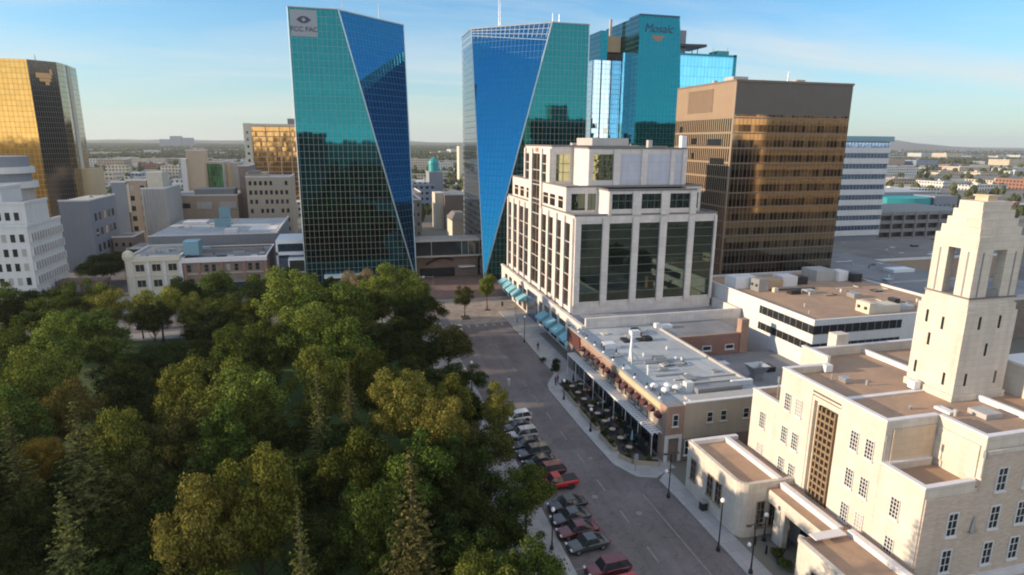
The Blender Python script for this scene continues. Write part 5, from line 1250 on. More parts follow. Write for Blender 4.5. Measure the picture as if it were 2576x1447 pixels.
# x, y, height, crown radius, kind
TREES = [(-63.7,140.6,12,4.2,'d'),(-56.9,137.2,12,4.4,'g'),(-52.5,131.5,11,3.4,'d'),(-46.6,136.6,12.5,3.0,'y'),(-38.8,140.4,13,4.2,'y'),(-31.5,137.4,11,2.9,'y'),(-23.7,135.2,12,4.6,'g'),
 (-45.4,107.9,14,4.2,'l'),(-51.4,110.4,13,4.0,'g'),(-42.0,117.0,13,4.4,'g'),(-41.2,90.7,14,3.6,'l'),(-35.6,86.1,12,2.6,'y'),(-39.3,80.9,13,3.6,'g'),
 (-31.5,97.0,12,4.4,'d'),(-30.6,110.6,10,4.6,'d'),(-23.0,104.6,12,4.4,'d'),(-17.9,102.5,13,4.0,'g'),(-20.2,80.8,14,3.6,'l'),(-15.7,80.5,14,3.9,'l'),(-24.5,70.1,13,3.0,'l'),
 (-19.0,70.2,13,3.2,'o'),(-14.2,68.6,12,3.2,'g'),(-32.6,71.6,10,2.2,'f'),(-21.5,63.5,12,3.0,'o'),(-37.0,74.9,12,3.2,'d'),(-12.8,50.8,14,2.7,'y'),(-8.9,52.7,14,3.2,'l'),
 (-15.5,61.0,12,3.8,'d'),(-22.0,57.0,11,3.6,'d'),(-17.9,50.5,11,3.4,'d'),(-29.6,60.1,11,3.4,'d'),(-11.9,45.0,11,2.8,'g'),
 (-11.5,124.3,16,6.0,'l'),(2.9,142.0,13.5,4.2,'b'),(9.0,133.2,15,4.8,'l'),(12.2,117.0,14,4.3,'d'),(-3.5,114.2,15,6.2,'g'),(-7.6,101.8,15,4.6,'l'),(-13.1,101.6,14,4.0,'g'),
 (4.6,106.2,14,5.6,'d'),(-0.7,90.6,14,4.8,'g'),(-4.6,81.0,14,3.0,'l'),(2.3,83.2,13,3.2,'g'),(-12.8,79.0,14,3.6,'l'),(6.0,79.5,13,3.0,'g'),(5.7,72.3,14,3.5,'y'),
 (10.8,71.6,13,3.0,'l'),(9.4,66.3,12.6,2.8,'y'),(16.2,103.4,11,3.9,'o'),(16.4,93.9,9,3.3,'d'),(18.4,76.6,8.5,2.2,'y'),(13.8,79.0,10,3.2,'d'),(14.8,67.5,9,3.4,'o'),
 (17.2,57.6,8.6,2.7,'g'),(7.4,58.6,13.6,3.2,'d'),(0.2,60.0,13.6,3.2,'g'),(10.0,50.8,12.6,3.2,'d'),(0.4,49.7,13.6,2.8,'g'),(7.8,46.2,11.6,3.0,'d'),(8.6,39.2,11.5,2.8,'l'),(12.6,42.0,9.4,2.5,'g'),
 (-3.2,50.2,12.6,2.8,'d'),(13.4,52.0,10.6,2.8,'d'),(-7.0,62.5,12,3.6,'d'),(-9.0,72.5,12,3.8,'d'),(-6.6,42.0,10.5,2.8,'d'),(4.0,53.5,12.6,3.0,'d'),(-14.5,90.0,12,4.2,'d'),(-24.5,89.5,12,4.2,'d'),(-33.0,104.0,11,4.2,'d'),
 (-50.5,98.0,12,4.2,'g'),(-48.0,88.0,12,4.0,'d'),(-29.0,80.0,11,3.6,'d'),(-44.0,76.0,12,3.8,'d'),(-27.0,126.0,11,4.4,'d'),(-17.0,118.0,12,4.6,'d'),(-59.0,121.0,12,4.6,'d'),(-60,106,12,4.6,'g'),(-20.5,128.5,11,4.0,'g'),
 (-26.0,50.0,10,3.4,'d'),(-5.0,129.5,13,4.6,'g'),(9.6,90.5,12,3.8,'d'),(11.4,101.5,12,3.6,'d'),(3.0,127.0,14,4.6,'g'),(12.2,126.5,13,3.6,'g'),(-1.0,68.5,11,3.2,'d'),(11.0,60.0,11.6,3.0,'d'),(-29.0,68.0,11,3.2,'d'),(2.6,44.5,11.1,2.6,'d'),(-20,40,10,3.2,'d'),(-12,36,9.5,3.0,'d'),(-36,64,11,3.4,'d'),
 (-4.2,69.5,17,1.0,'s'),(-0.8,72.2,16,1.0,'s'),(3.6,41.8,20,1.25,'s'),(-4.6,43.9,16,0.8,'s'),(-25.3,62.1,18,1.7,'s'),(-32.6,66.0,16,1.5,'s'),(-22.5,50.6,15,1.5,'s'),(-69,144.5,13.5,4.0,'g'),(-61.5,145.2,13,3.8,'d'),(-55.5,144.6,13.5,3.6,'g'),(-50.5,144.2,12,3.0,'l'),(-34.6,144.6,13,3.6,'d'),(-28.0,144.5,13.5,4.0,'g'),(-19.5,144.8,13.5,4.2,'g'),(-13.2,143.5,14,4.0,'d'),(-6.0,143.8,14,3.8,'d'),(-43.5,143.8,9.5,2.2,'y'),(7.6,62.8,14,3.4,'d'),(5.0,57.0,14,3.4,'g'),(-72,134,13,4.4,'d'),(-38.2,133,11.5,2.8,'d'),(-49.5,127.5,11.5,3.4,'g'),(-43,37,17,5,'g'),(-46,46,18.5,5.2,'g'),(-48,55,18.5,5.2,'g'),(-52,64,18,5,'g'),(-55,74,17,5,'g')]  # last five: unseen tall trees added left of view to shade the lower-left park
def tree(x, y, h, r, kind, label, group, z0=0.03, seed=None):
    mat, desc = KIND[kind]; sd = seed if seed is not None else int(x * 13 + y * 7)
    rr_ = random.Random(sd)
    if group == 'trees in the park' and kind != 's': h += {'l': 1.3, 'y': 1.0, 'd': -1.4, 'g': 0.2}.get(kind, 0) * (1 if y < 128 else 0.2) + rr_.uniform(-1.3, 1.3) * (1 if y < 128 else 0.3)
    t = empty("spruce_tree" if kind == 's' else "broadleaf_tree", (x, y, z0), label, "tree", group)
    if kind == 's':
        c = inst("crown", SPRUCES[sd % 3], t, (x, y, z0), rr_.uniform(0, 6), (h * r, h * r, h)); inst("trunk", STRUNK, t, (x, y, z0), 0, (h, h, h))
    else:
        ch = h * rr_.uniform(0.40, 0.44)
        c = inst("crown", CROWNS[sd % 10], t, (x, y, z0 + h - 1.93 * ch), rr_.uniform(0, 6.28), (r * 1.30, r * 1.30, ch)); slotmat(c, mat)
        inst("trunk", TRUNKS[sd % 4], t, (x, y, z0), rr_.uniform(0, 6), (h * 0.9, h * 0.9, h * 0.92))
    return t
edges_ = [0, 46, 55, 65, 75, 86, 100, 112, 128, 142.5, 160]; RN = ["front", "second", "third", "fourth", "fifth", "sixth", "seventh", "eighth", "ninth", "back"]
rows = {}
for T in TREES:
    k = next(i for i in range(10) if T[1] < edges_[i + 1]); rows.setdefault(k, []).append(T)
for k, L in rows.items():
    L.sort(key=lambda T: proj((T[0], T[1], T[2] * 0.8))[0])
    for i, T in enumerate(L):
        o_ = (ORD[i] + (" from the left" if i else "")) if i < len(L) - 1 else "rightmost"
        tree(*T, "%s, %s in the park's %s row" % (KIND[T[4]][1], o_, RN[k]), "trees in the park")
tree(33.6, 150.0, 10.2, 1.9, 'l', "slender yellow green street tree on the paved crossing near the teal awnings", "street trees", 0.02)
tree(26.8, 144.6, 8.0, 2.0, 'o', "low bushy street tree in a pit where the street meets the crossing", "street trees", 0.02)
tree(-68.0, 198, 10, 5.2, 'd', "dark shaded tree in the side street behind the rust footbridge", "trees behind the corner shops")
tree(-66.0, 210, 9, 4.8, 'd', "second dark shaded tree farther up the side street", "trees behind the corner shops")
tree(82.0, 52, 11, 4.2, 'g', "green tree at the right edge behind the limestone tower", "trees behind the limestone hall")
tree(86.0, 63, 10, 3.8, 'd', "dark green tree just behind the one at the right edge", "trees behind the limestone hall")
pit = MB().box(25.9, 27.9, 142.6, 146.2, 0.0, 0.10).box(33.0, 34.4, 149.65, 150.8, 0.0, 0.10); tag(pit.build("tree_pit", "dirt"), kind="structure")

# ---------------------------------------------------------------- cars
paint("tyre_rubber", (0.015, 0.015, 0.016), 0.8); paint("rim_metal", (0.42, 0.43, 0.45), 0.3, 0.8)
paint("car_plastic", (0.02, 0.02, 0.022), 0.6); paint("head_lamp", (0.62, 0.64, 0.66), 0.15); paint("tail_lamp", (0.30, 0.015, 0.015), 0.2)
glass("car_glass", (0.07, 0.085, 0.095), 0.55, 0.03, 0.0)
for n_, c_ in dict(car_black=(0.008, 0.009, 0.011), car_darkgrey=(0.045, 0.05, 0.055), car_red=(0.42, 0.012, 0.016), car_maroon=(0.12, 0.010, 0.018), car_silver=(0.36, 0.38, 0.40), car_white=(0.60, 0.61, 0.62), car_slate=(0.05, 0.06, 0.065)).items(): paint(n_, c_, 0.22, 0.0, 0.8)
def loft(stations, closed_ends=True):
    """stations: list of (x, [(y, z) ...]) half profiles from the bottom edge round to the centre line"""
    m = MB(); n = len(stations[0][1]); full = []
    for x, P in stations:
        ring = [(x, y, z) for y, z in P] + [(x, -y, z) for y, z in reversed(P)]
        full.append(ring)
    k = 2 * n
    for r_ in full: m.v += r_
    for i in range(len(full) - 1):
        for j in range(k - 1): m.f.append((i * k + j, (i + 1) * k + j, (i + 1) * k + j + 1, i * k + j + 1)); m.mi.append(0)
    m.f.append(tuple(range(k))); m.mi.append(0); m.f.append(tuple(reversed(range((len(full) - 1) * k, len(full) * k)))); m.mi.append(0)
    return m
CARS = {}
def make_car(kind):
    L, Wd, H = dict(sedan=(4.7, 0.91, 1.45), suv=(4.7, 0.94, 1.74), pickup=(5.6, 0.98, 1.85))[kind]
    t = empty("parked_" + ("car" if kind != 'pickup' else "pickup"), (0, 0, 0)); z0 = 0.24 if kind == 'sedan' else 0.34
    belt = 0.92 if kind == 'sedan' else (1.05 if kind == 'suv' else 1.12)
    hood = belt - (0.10 if kind == 'sedan' else 0.05)
    xs = [-0.5, -0.475, -0.40, -0.24, -0.14, 0.10, 0.30, 0.42, 0.48, 0.5]
    tops = [hood - 0.30, hood - 0.16, hood - 0.05, hood + 0.02, belt, belt + 0.01, belt + 0.02, belt + 0.02, belt - 0.04, belt - 0.22]
    if kind == 'sedan': tops[7:] = [belt - 0.02, belt - 0.06, belt - 0.25]
    wf = [0.80, 0.90, 0.97, 1.0, 1.0, 1.0, 1.0, 0.98, 0.93, 0.84]
    st = []
    for x, zt, w in zip(xs, tops, wf):
        w *= Wd; lo_ = z0 + (0.10 if abs(x) > 0.47 else 0)
        st.append((x * L, [(w * 0.80, lo_), (w * 0.97, lo_ + 0.10), (w, (lo_ + zt) * 0.52), (w * 0.985, zt - 0.12), (w * 0.93, zt - 0.02), (w * 0.55, zt + 0.025)]))
    body = loft(st).build("body", "car_black", t, True, False)
    bv = body.modifiers.new("edge", 'SUBSURF'); bv.levels = bv.render_levels = 1
    if kind == 'sedan': gx = [-0.20, -0.07, 0.16, 0.36]; gz = [belt + 0.0, H - 0.06, H - 0.04, belt]
    elif kind == 'suv': gx = [-0.22, -0.10, 0.38, 0.475]; gz = [belt, H - 0.07, H - 0.06, belt]
    else: gx = [-0.20, -0.10, 0.06, 0.13]; gz = [belt, H - 0.06, H - 0.06, belt]
    def gs(f, inset=0.0):
        S_ = []
        for i, (x, z) in enumerate(zip(gx, gz)):
            w = Wd * (0.88 if z <= belt + 0.01 else 0.70); S_.append((x * L, [(Wd * 0.9, belt - 0.04), (Wd * 0.89, belt), (w, max(z, belt + 0.005)), (w * 0.6, max(z + 0.03, belt + 0.02))]))
        return S_
    loft(gs(0)).build("windows", "car_glass", t, False, False)
    rf = MB(); w = Wd * 0.715
    x1, x2 = gx[1] * L - 0.05, gx[2] * L + 0.05
    rf.box(x1, x2, -w, w, gz[1] - 0.015, gz[1] + 0.055)
    for s in (-1, 1):                                    # pillars
        for (xa, za), (xb, zb) in (((gx[0] * L, belt), (x1 + 0.04, gz[1])), ((gx[3] * L, belt), (x2 - 0.04, gz[1]))):
            rf.tube([(xa, s * Wd * 0.895, za), (xb, s * w * 0.98, zb)], 0.05, 5)
        xm = (x1 + x2) / 2 + 0.1; rf.tube([(xm, s * Wd * 0.905, belt), (xm, s * w * 1.0, gz[1])], 0.045, 5)
    rf.build("roof", "car_black", t, False, False)
    if kind == 'pickup':
        b_ = MB(); b_.box(0.135 * L, 0.478 * L, -Wd * 0.80, Wd * 0.80, belt + 0.045, belt + 0.075); b_.build("bed_cover", "car_plastic", t, False, False)
    wr = 0.33 if kind == 'sedan' else 0.38
    for sx in (-0.31, 0.30):
        for s in (-1, 1):
            y = s * (Wd - 0.12)
            q = MB().tube([(sx * L, y - 0.115, wr), (sx * L, y + 0.115, wr)], wr, 16).build("wheel", "tyre_rubber", t, False, False)
            MB().tube([(sx * L, y + s * 0.09, wr), (sx * L, y + s * 0.13, wr)], wr * 0.62, 12).build("rim", "rim_metal", q, False, False)
            MB().tube([(sx * L, s * (Wd - 0.02), wr + 0.02), (sx * L, s * (Wd + 0.012), wr + 0.02)], wr * 1.14, 16).build("wheel_arch", "car_plastic", t, False, False) if kind != 'sedan' else None
    for s in (-1, 1):
        MB().box(-0.497 * L, -0.455 * L, s * Wd * 0.52, s * Wd * 0.84, hood - 0.22, hood - 0.09).build("headlight", "head_lamp", t, False, False)
        MB().box(0.47 * L, 0.502 * L, s * Wd * 0.60, s * Wd * 0.86, belt - 0.26, belt - 0.08).build("tail_light", "tail_lamp", t, False, False)
        MB().box(gx[0] * L + 0.28, gx[0] * L + 0.46, s * (Wd + 0.02), s * (Wd + 0.17), belt + 0.02, belt + 0.15).build("mirror", "car_plastic", t, False, False)
    MB().box(-0.503 * L, -0.49 * L, -Wd * 0.45, Wd * 0.45, z0 + 0.12, hood - 0.22).build("grille", "car_plastic", t, False, False)
    CARS[kind] = t; t["used"] = 0
    return t
for k_ in ("sedan", "suv", "pickup"): make_car(k_)
def park(kind, col, x, y, rz, label, group="cars parked along the park side", z=0.006, cat="car"):
    t = CARS[kind]
    o = t if not t["used"] else copy_tree(t)
    t["used"] = 1
    o.location = (x, y, z); o.rotation_euler = (0, 0, rz); tag(o, label, cat, group); o.name = "parked_car" if kind != 'pickup' else "parked_pickup"
    for c in o.children:
        if c.name.split('.')[0] in ("body", "roof"): slotmat(c, col)
    if "used" in o.keys() and o is not t: del o["used"]
    return o
A5 = R(5)
for kind, col, x, y, lab in (
 ("suv", "car_red", 23.0, 46.6, "bright red car at the bottom edge, nearest of the parked cars"),
 ("suv", "car_maroon", 23.1, 49.7, "dark maroon utility vehicle parked second from the bottom edge"),
 ("sedan", "car_slate", 22.7, 54.0, "dark car with pale roof edge, above the wide gap beside the maroon vehicle"),
 ("sedan", "car_maroon", 22.5, 56.5, "maroon car parked between two dark cars"),
 ("sedan", "car_darkgrey", 22.6, 59.0, "dark grey car parked just beyond the maroon car"),
 ("sedan", "car_black", 23.1, 61.5, "black car below the bright red pickup, with an empty bay between"),
 ("pickup", "car_red", 23.3, 66.1, "bright red pickup beside the dark overhanging tree"),
 ("suv", "car_maroon", 23.2, 69.1, "maroon vehicle parked right behind the bright red pickup"),
 ("sedan", "car_black", 22.9, 71.7, "black car parked next beyond the second maroon vehicle"),
 ("suv", "car_darkgrey", 22.8, 74.3, "charcoal vehicle in the middle of the far half of the parked row"),
 ("sedan", "car_black", 22.7, 77.0, "black car parked on the near side of the silver car"),
 ("suv", "car_silver", 22.8, 79.8, "silver vehicle standing out among the dark cars of the far half"),
 ("sedan", "car_black", 22.9, 82.6, "black car between the silver vehicle and the white one"),
 ("suv", "car_white", 23.4, 85.4, "white vehicle at the far end of the parked row beside the small yellow tree")):
    park(kind, col, x + 0.3, y, A5 + R(rnd.uniform(-1.5, 1.5)), lab, cat="pickup truck" if kind == 'pickup' else "car")
CARS_DONE = True
park("sedan", "car_white", 23.3, 134.0, R(88), "white car half hidden by trees where the street meets the crossing", "cars near the crossing")
park("suv", "car_white", -45.0, 152.0, R(2), "white vehicle on the cross street glimpsed beyond the lawn gap", "cars near the crossing")
park("sedan", "car_silver", -36.0, 155.5, R(181), "silver car on the cross street left of the white vehicle's far lane", "cars near the crossing")
park("sedan", "car_slate", -64.0, 176.5, R(92), "small dark car on the side street below the cream corner shop", "cars near the crossing")

# ---------------------------------------------------------------- lamps, signs, street furniture
def globe_lamp(x, y, h, label, arm=False):
    t = empty("street_lamp", (x, y, 0.13), label, "street lamp", "black street lamps")
    m = MB(); m.lathe((x, y, 0.13), [(0.22, 0), (0.2, 0.35), (0.11, 0.5), (0.075, 1.2), (0.06, h - 0.35), (0.13, h - 0.3), (0.13, h - 0.2)], 10); m.build("pole", "black_metal", t, True)
    if arm:
        MB().tube([(x - 0.75, y, h), (x, y, h + 0.12), (x + 0.75, y, h)], 0.05, 6).box(x - 1.0, x - 0.55, y - 0.14, y + 0.14, h - 0.06, h + 0.06).box(x + 0.55, x + 1.0, y - 0.14, y + 0.14, h - 0.06, h + 0.06).build("lamp_arm", "black_metal", t)
        MB().tube([(x, y, h * 0.56), (x - 0.45, y, h * 0.58)], 0.035, 6).build("bracket", "black_metal", t)
        MB().lathe((x - 0.5, y, h * 0.58), [(0.02, 0), (0.17, 0.1), (0.2, 0.25), (0.12, 0.42), (0.0, 0.46)], 12).build("globe", "globe_glass", t, True)
    else:
        MB().lathe((x, y, h - 0.07), [(0.02, 0), (0.2, 0.12), (0.24, 0.3), (0.15, 0.5), (0.0, 0.55)], 12).build("globe", "globe_glass", t, True)
globe_lamp(36.1, 60.6, 5.9, "black lamp post with a T shaped arm beside the brick corner doorway", True)
globe_lamp(36.2, 50.1, 5.8, "tall black globe lamp in front of the rounded end of the low wing")
globe_lamp(37.3, 46.1, 5.6, "black lamp post with a T shaped arm nearest the bottom edge", True)
globe_lamp(42.0, 50.4, 3.0, "short globe lamp close against the hall entrance")
globe_lamp(33.5, 79.4, 3.4, "small black lamp on the kerb beside the middle of the patio")
globe_lamp(33.6, 91.5, 3.2, "small black lamp on the kerb beside the far end of the patio")
globe_lamp(35.6, 122.5, 5.5, "globe lamp on the pavement in front of the near teal awnings")
globe_lamp(19.4, 99.0, 5.0, "globe lamp at the park edge under the dark roadside trees")
globe_lamp(19.2, 54.6, 4.6, "globe lamp on the park pavement beside the nearer parked cars")
def pole(x, y, h, label, cat="pole", name="sign_pole", sign=None):
    t = empty(name, (x, y, 0.13), label, cat); MB().tube([(x, y, 0.13), (x, y, h)], 0.07, 6).build("pole", "grey_metal", t)
    if sign == 'light':
        MB().tube([(x, y, h - 0.4), (x - 3.2, y, h - 0.2)], 0.06, 6).build("mast_arm", "grey_metal", t); MB().box(x - 3.4, x - 3.05, y - 0.15, y + 0.15, h - 1.1, h - 0.05).build("signal_head", "black_metal", t)
    elif sign: MB().box(x - 0.3, x + 0.3, y - 0.09, y - 0.072, h - 0.9, h - 0.05).build("sign_plate", sign, t)
pole(36.9, 134.5, 6.2, "grey traffic signal mast at the corner below the granite offices", "traffic signal", "traffic_signal", 'light')
pole(22.0, 165.5, 6.4, "pale traffic signal mast on the far side of the crossing", "traffic signal", "traffic_signal", 'light')
pole(19.0, 88.5, 2.6, "small round sign plate on a post at the park edge", "sign", "sign_post", "white_metal")
pole(19.3, 64.0, 2.4, "grey sign plate on a post next to the red pickup", "sign", "sign_post", "white_metal")
pole(34.9, 67.2, 2.6, "thin sign post at the near corner of the widened pavement", "sign", "sign_post", "sign_grey")
t = empty("curved_lamp", (18.9, 174.0, 0.14), "white curved lamp sculpture at the foot of the left mirror tower", "lamp"); MB().tube([(18.9, 174, 0.14), (18.7, 174, 3.2), (19.3, 174, 4.2), (20.6, 174, 4.2)], [0.16, 0.13, 0.22, 0.36], 8).build("lamp_body", "white_metal", t, True)
t = empty("litter_bin", (38.75, 57.2, 0.13), "dark square litter bin against the wall of the low front wing", "litter bin"); MB().box(38.4, 39.1, 56.85, 57.55, 0.13, 1.1).build("bin_body", "black_metal", t); MB().box(38.34, 39.16, 56.79, 57.61, 1.1, 1.25).build("bin_lid", "grey_metal", t)
def bollard(x, y, label): 
    tag(MB().lathe((x, y, 0.13), [(0.12, 0), (0.12, 0.75), (0.15, 0.78), (0.1, 0.95), (0.0, 1.0)], 8).build("bollard", "black_metal", None, True), label, "bollard", "bollards in front of the hall")
for i, (x, y) in enumerate(((40.6, 50.0), (40.8, 48.4), (41.0, 46.8))): bollard(x, y, "black bollard before the hall entrance, %s from the street lamp" % ("nearest", "second", "third")[i])

# ---------------------------------------------------------------- shrubs
def bush_mesh(seed):
    r = random.Random(seed); Q = []
    for k in range(9):
        c = Vector((r.uniform(-.5, .5), r.uniform(-.5, .5), r.uniform(0.35, 0.75))); rad = r.uniform(0.28, 0.45)
        for i in range(90):
            d = rdir(r); Q.append((c + d * rad * r.uniform(0.7, 1.05), (d + rdir(r) * 0.6).normalized(), r.uniform(0.06, 0.12), r.uniform(0, 6)))
    return leaf_mesh("leaves", Q, "leaf_dark")
BUSH = [bush_mesh(i) for i in range(3)]
nb_ = [0]
def bush(x, y, z, s, label, mat="leaf_dark", group="shrubs"):
    t = empty("shrub", (x, y, z), label, "shrub", group); c = inst("leaves", BUSH[nb_[0] % 3], t, (x, y, z), nb_[0] * 1.3, (s, s, s)); slotmat(c, mat); nb_[0] += 1
    return t
bush(41.6, 47.6, 0.13, 1.0, "low green shrub beside the hall entrance, nearer the lamp", "leaf_green"); bush(41.2, 46.0, 0.13, 0.9, "low green shrub beside the hall entrance, nearer the bottom edge", "leaf_green")
bush(36.6, 104.4, 0.13, 1.3, "dark shrub below the nearest teal awning"); bush(37.6, 107.5, 0.13, 1.2, "dark shrub under the second nearest teal awning")
bush(35.8, 109.8, 0.13, 0.8, "small dark shrub at the kerb near the teal awnings")

# ---------------------------------------------------------------- restaurant patio
def planter(pts, label, w=0.8, h=0.6):
    c = Vector(pts[0]); t = empty("planter_box", (c.x, c.y, 0.132), label, "planter", "planters edging the patio"); m = MB(); s_ = MB()
    for a, b in zip(pts[:-1], pts[1:]):
        a, b = Vector(a), Vector(b); d = (b - a).normalized(); n = Vector((-d.y, d.x)) * w / 2; e = n * 0.8
        m.prism([tuple(a - n), tuple(b - n), tuple(b + n), tuple(a + n)], 0.132, 0.132 + h); s_.prism([tuple(a - e), tuple(b - e), tuple(b + e), tuple(a + e)], 0.132 + h, 0.16 + h)
    m.build("box", "planter_tan", t); s_.build("soil", "dirt", t)
planter([(34.8, 88.0), (34.9, 95.0)], "long tan planter box at the far end of the patio edge")
planter([(34.6, 79.4), (34.7, 86.4)], "long tan planter box in the middle of the patio edge")
planter([(34.5, 72.8), (34.5, 77.6)], "tan planter box on the patio edge nearer the doorway")
planter([(34.6, 71.2), (35.6, 69.2), (38.6, 67.9)], "bent tan planter box wrapping the near corner of the patio")
PB = ((34.85, 89.4, "far"), (34.9, 93.6, "far"), (34.65, 81.0, "middle"), (34.7, 84.6, "middle"), (34.5, 74.2, "near"), (34.5, 76.6, "near"), (35.2, 69.9, "bent"), (37.4, 68.4, "bent"))
for i, (x, y, w_) in enumerate(PB): bush(x, y, 0.72, 0.52 + 0.1 * (i % 3), "small planting in the %s tan planter box, its %s one" % (w_, "nearer" if i % 2 == (0 if w_ != "bent" else 1) else "farther"), ("leaf_green", "leaf_olive", "leaf_dark")[i % 3], "plants in the patio planters")
rl = empty("patio_railing", (34.2, 84, 0.132), "black metal railing along the street side of the patio", "railing"); m = MB()
y = 70.5
while y < 98: m.tube([(35.35, y, 0.132), (35.35, y, 1.15)], 0.025, 4); y += 0.75
m.tube([(35.35, 70.5, 1.15), (35.35, 98, 1.15)], 0.03, 5).tube([(35.35, 70.5, 0.6), (35.35, 98, 0.6)], 0.02, 5); m.build("rails", "black_metal", rl)
def patio_table():
    t = empty("patio_table", (0, 0, 0)); MB().lathe((0, 0, 0), [(0.0, 0.72), (0.48, 0.72), (0.48, 0.76), (0.0, 0.76)], 14).build("table_top", "pale_wood", t); MB().lathe((0, 0, 0), [(0.26, 0), (0.26, 0.03), (0.04, 0.06), (0.04, 0.72)], 8).build("table_leg", "black_metal", t); return t
plain("pale_wood", (0.42, 0.34, 0.25), 0.7, 0.2, 2.0)
def patio_chair():
    t = empty("patio_chair", (0, 0, 0)); MB().box(-0.22, 0.22, -0.22, 0.22, 0.43, 0.47).build("seat", "black_metal", t); MB().box(0.2, 0.24, -0.21, 0.21, 0.55, 0.92).build("backrest", "black_metal", t)
    for sx in (-0.19, 0.19):
        for sy in (-0.19, 0.19): MB().tube([(sx, sy, 0), (sx, sy, 0.43 if sx < 0 else 0.9)], 0.018, 4).build("leg", "black_metal", t)
    return t
pt_, pc_ = patio_table(), patio_chair(); first = True
TB_ = []
for i in range(9):
    for j, xx in enumerate((36.35, 38.2)):
        if j == 1 and i in (2, 6): continue
        y = 72.2 + 2.85 * i + 0.6 * j; TB_.append((xx, y))
cnt = 0
for xx, y in TB_:
    t = pt_ if cnt == 0 else copy_tree(pt_); t.location = (xx, y, 0.133); tag(t, "round pale table on the restaurant patio", "table", "patio tables")
    for q, (dx, dy, a) in enumerate(((0.72, 0, 0), (-0.72, 0, math.pi), (0, 0.74, math.pi / 2))):
        if (cnt + q) % 4 == 3: continue
        c = pc_ if cnt == 0 and q == 0 else copy_tree(pc_); c.location = (xx + dx, y + dy, 0.133); c.rotation_euler = (0, 0, a); tag(c, "black metal chair at a round table on the restaurant patio", "chair", "patio chairs")
    cnt += 1
def parasol(x, y, label, mat):
    t = empty("closed_parasol", (x, y, 0.133), label, "parasol", "closed parasols on the patio"); MB().tube([(x, y, 0.133), (x, y, 2.7)], 0.03, 6).build("pole", "grey_metal", t); MB().lathe((x, y, 1.2), [(0.14, 0), (0.2, 0.2), (0.12, 0.9), (0.03, 1.5)], 9).build("folded_canopy", mat, t, True)
for i, (x, y, mat, l_) in enumerate(((37.3, 73.4, "teal_cloth", "folded teal parasol nearest the doorway"), (37.3, 79.2, "maroon_cloth", "folded maroon parasol in the near half of the patio"), (37.2, 84.8, "black_metal", "folded black parasol in the middle of the patio"), (37.3, 90.5, "maroon_cloth", "folded maroon parasol in the far half of the patio"), (37.0, 96.2, "black_metal", "folded black parasol at the far end of the patio"))): parasol(x, y, l_ + ", standing among tables", mat)
for i, (x, y, s_, l_) in enumerate(((38.9, 82.0, 1.0, "tall leafy pot plant by the shopfront in the middle of the patio"), (38.8, 86.6, 1.1, "leafy pot plant under the canopy left of the middle"), (38.9, 76.2, 0.9, "leafy pot plant by the shopfront near the doorway end"), (36.0, 97.6, 0.9, "dark shrub closing the far end of the patio"))): bush(x, y, 0.133, s_, l_, "leaf_dark", "plants on the patio")

for i, (x, y, s_, mt_) in enumerate(((37.0, 75.0, .7, "leaf_dark"), (35.9, 78.8, .6, "leaf_olive"), (38.7, 79.4, .8, "leaf_dark"), (36.9, 83.0, .7, "leaf_dark"), (37.4, 88.0, .8, "leaf_green"), (35.9, 87.2, .7, "leaf_dark"), (38.6, 91.8, .9, "leaf_dark"), (36.6, 93.6, .7, "leaf_olive"), (38.4, 96.4, .9, "leaf_dark"))):
    bush(x, y, 0.137, s_, "leafy pot plant among the patio tables, %s counting from the doorway end" % (ORD[i] if i else "first"), mt_, "plants on the patio")
t = empty("wind_screen", (37.8, 72.5, 0.137), "dark glass wind screen round the tables at the doorway end of the patio", "screen")
for k in range(4): MB().box(37.78, 37.84, 69.6 + 1.9 * k, 71.4 + 1.9 * k, 0.3, 2.5).build("screen_pane", "dark_glass", t)
m = MB()
for k in range(5): m.tube([(37.81, 69.5 + 1.9 * k, 0.137), (37.81, 69.5 + 1.9 * k, 2.6)], 0.05, 6)
m.build("screen_post", "black_metal", t)
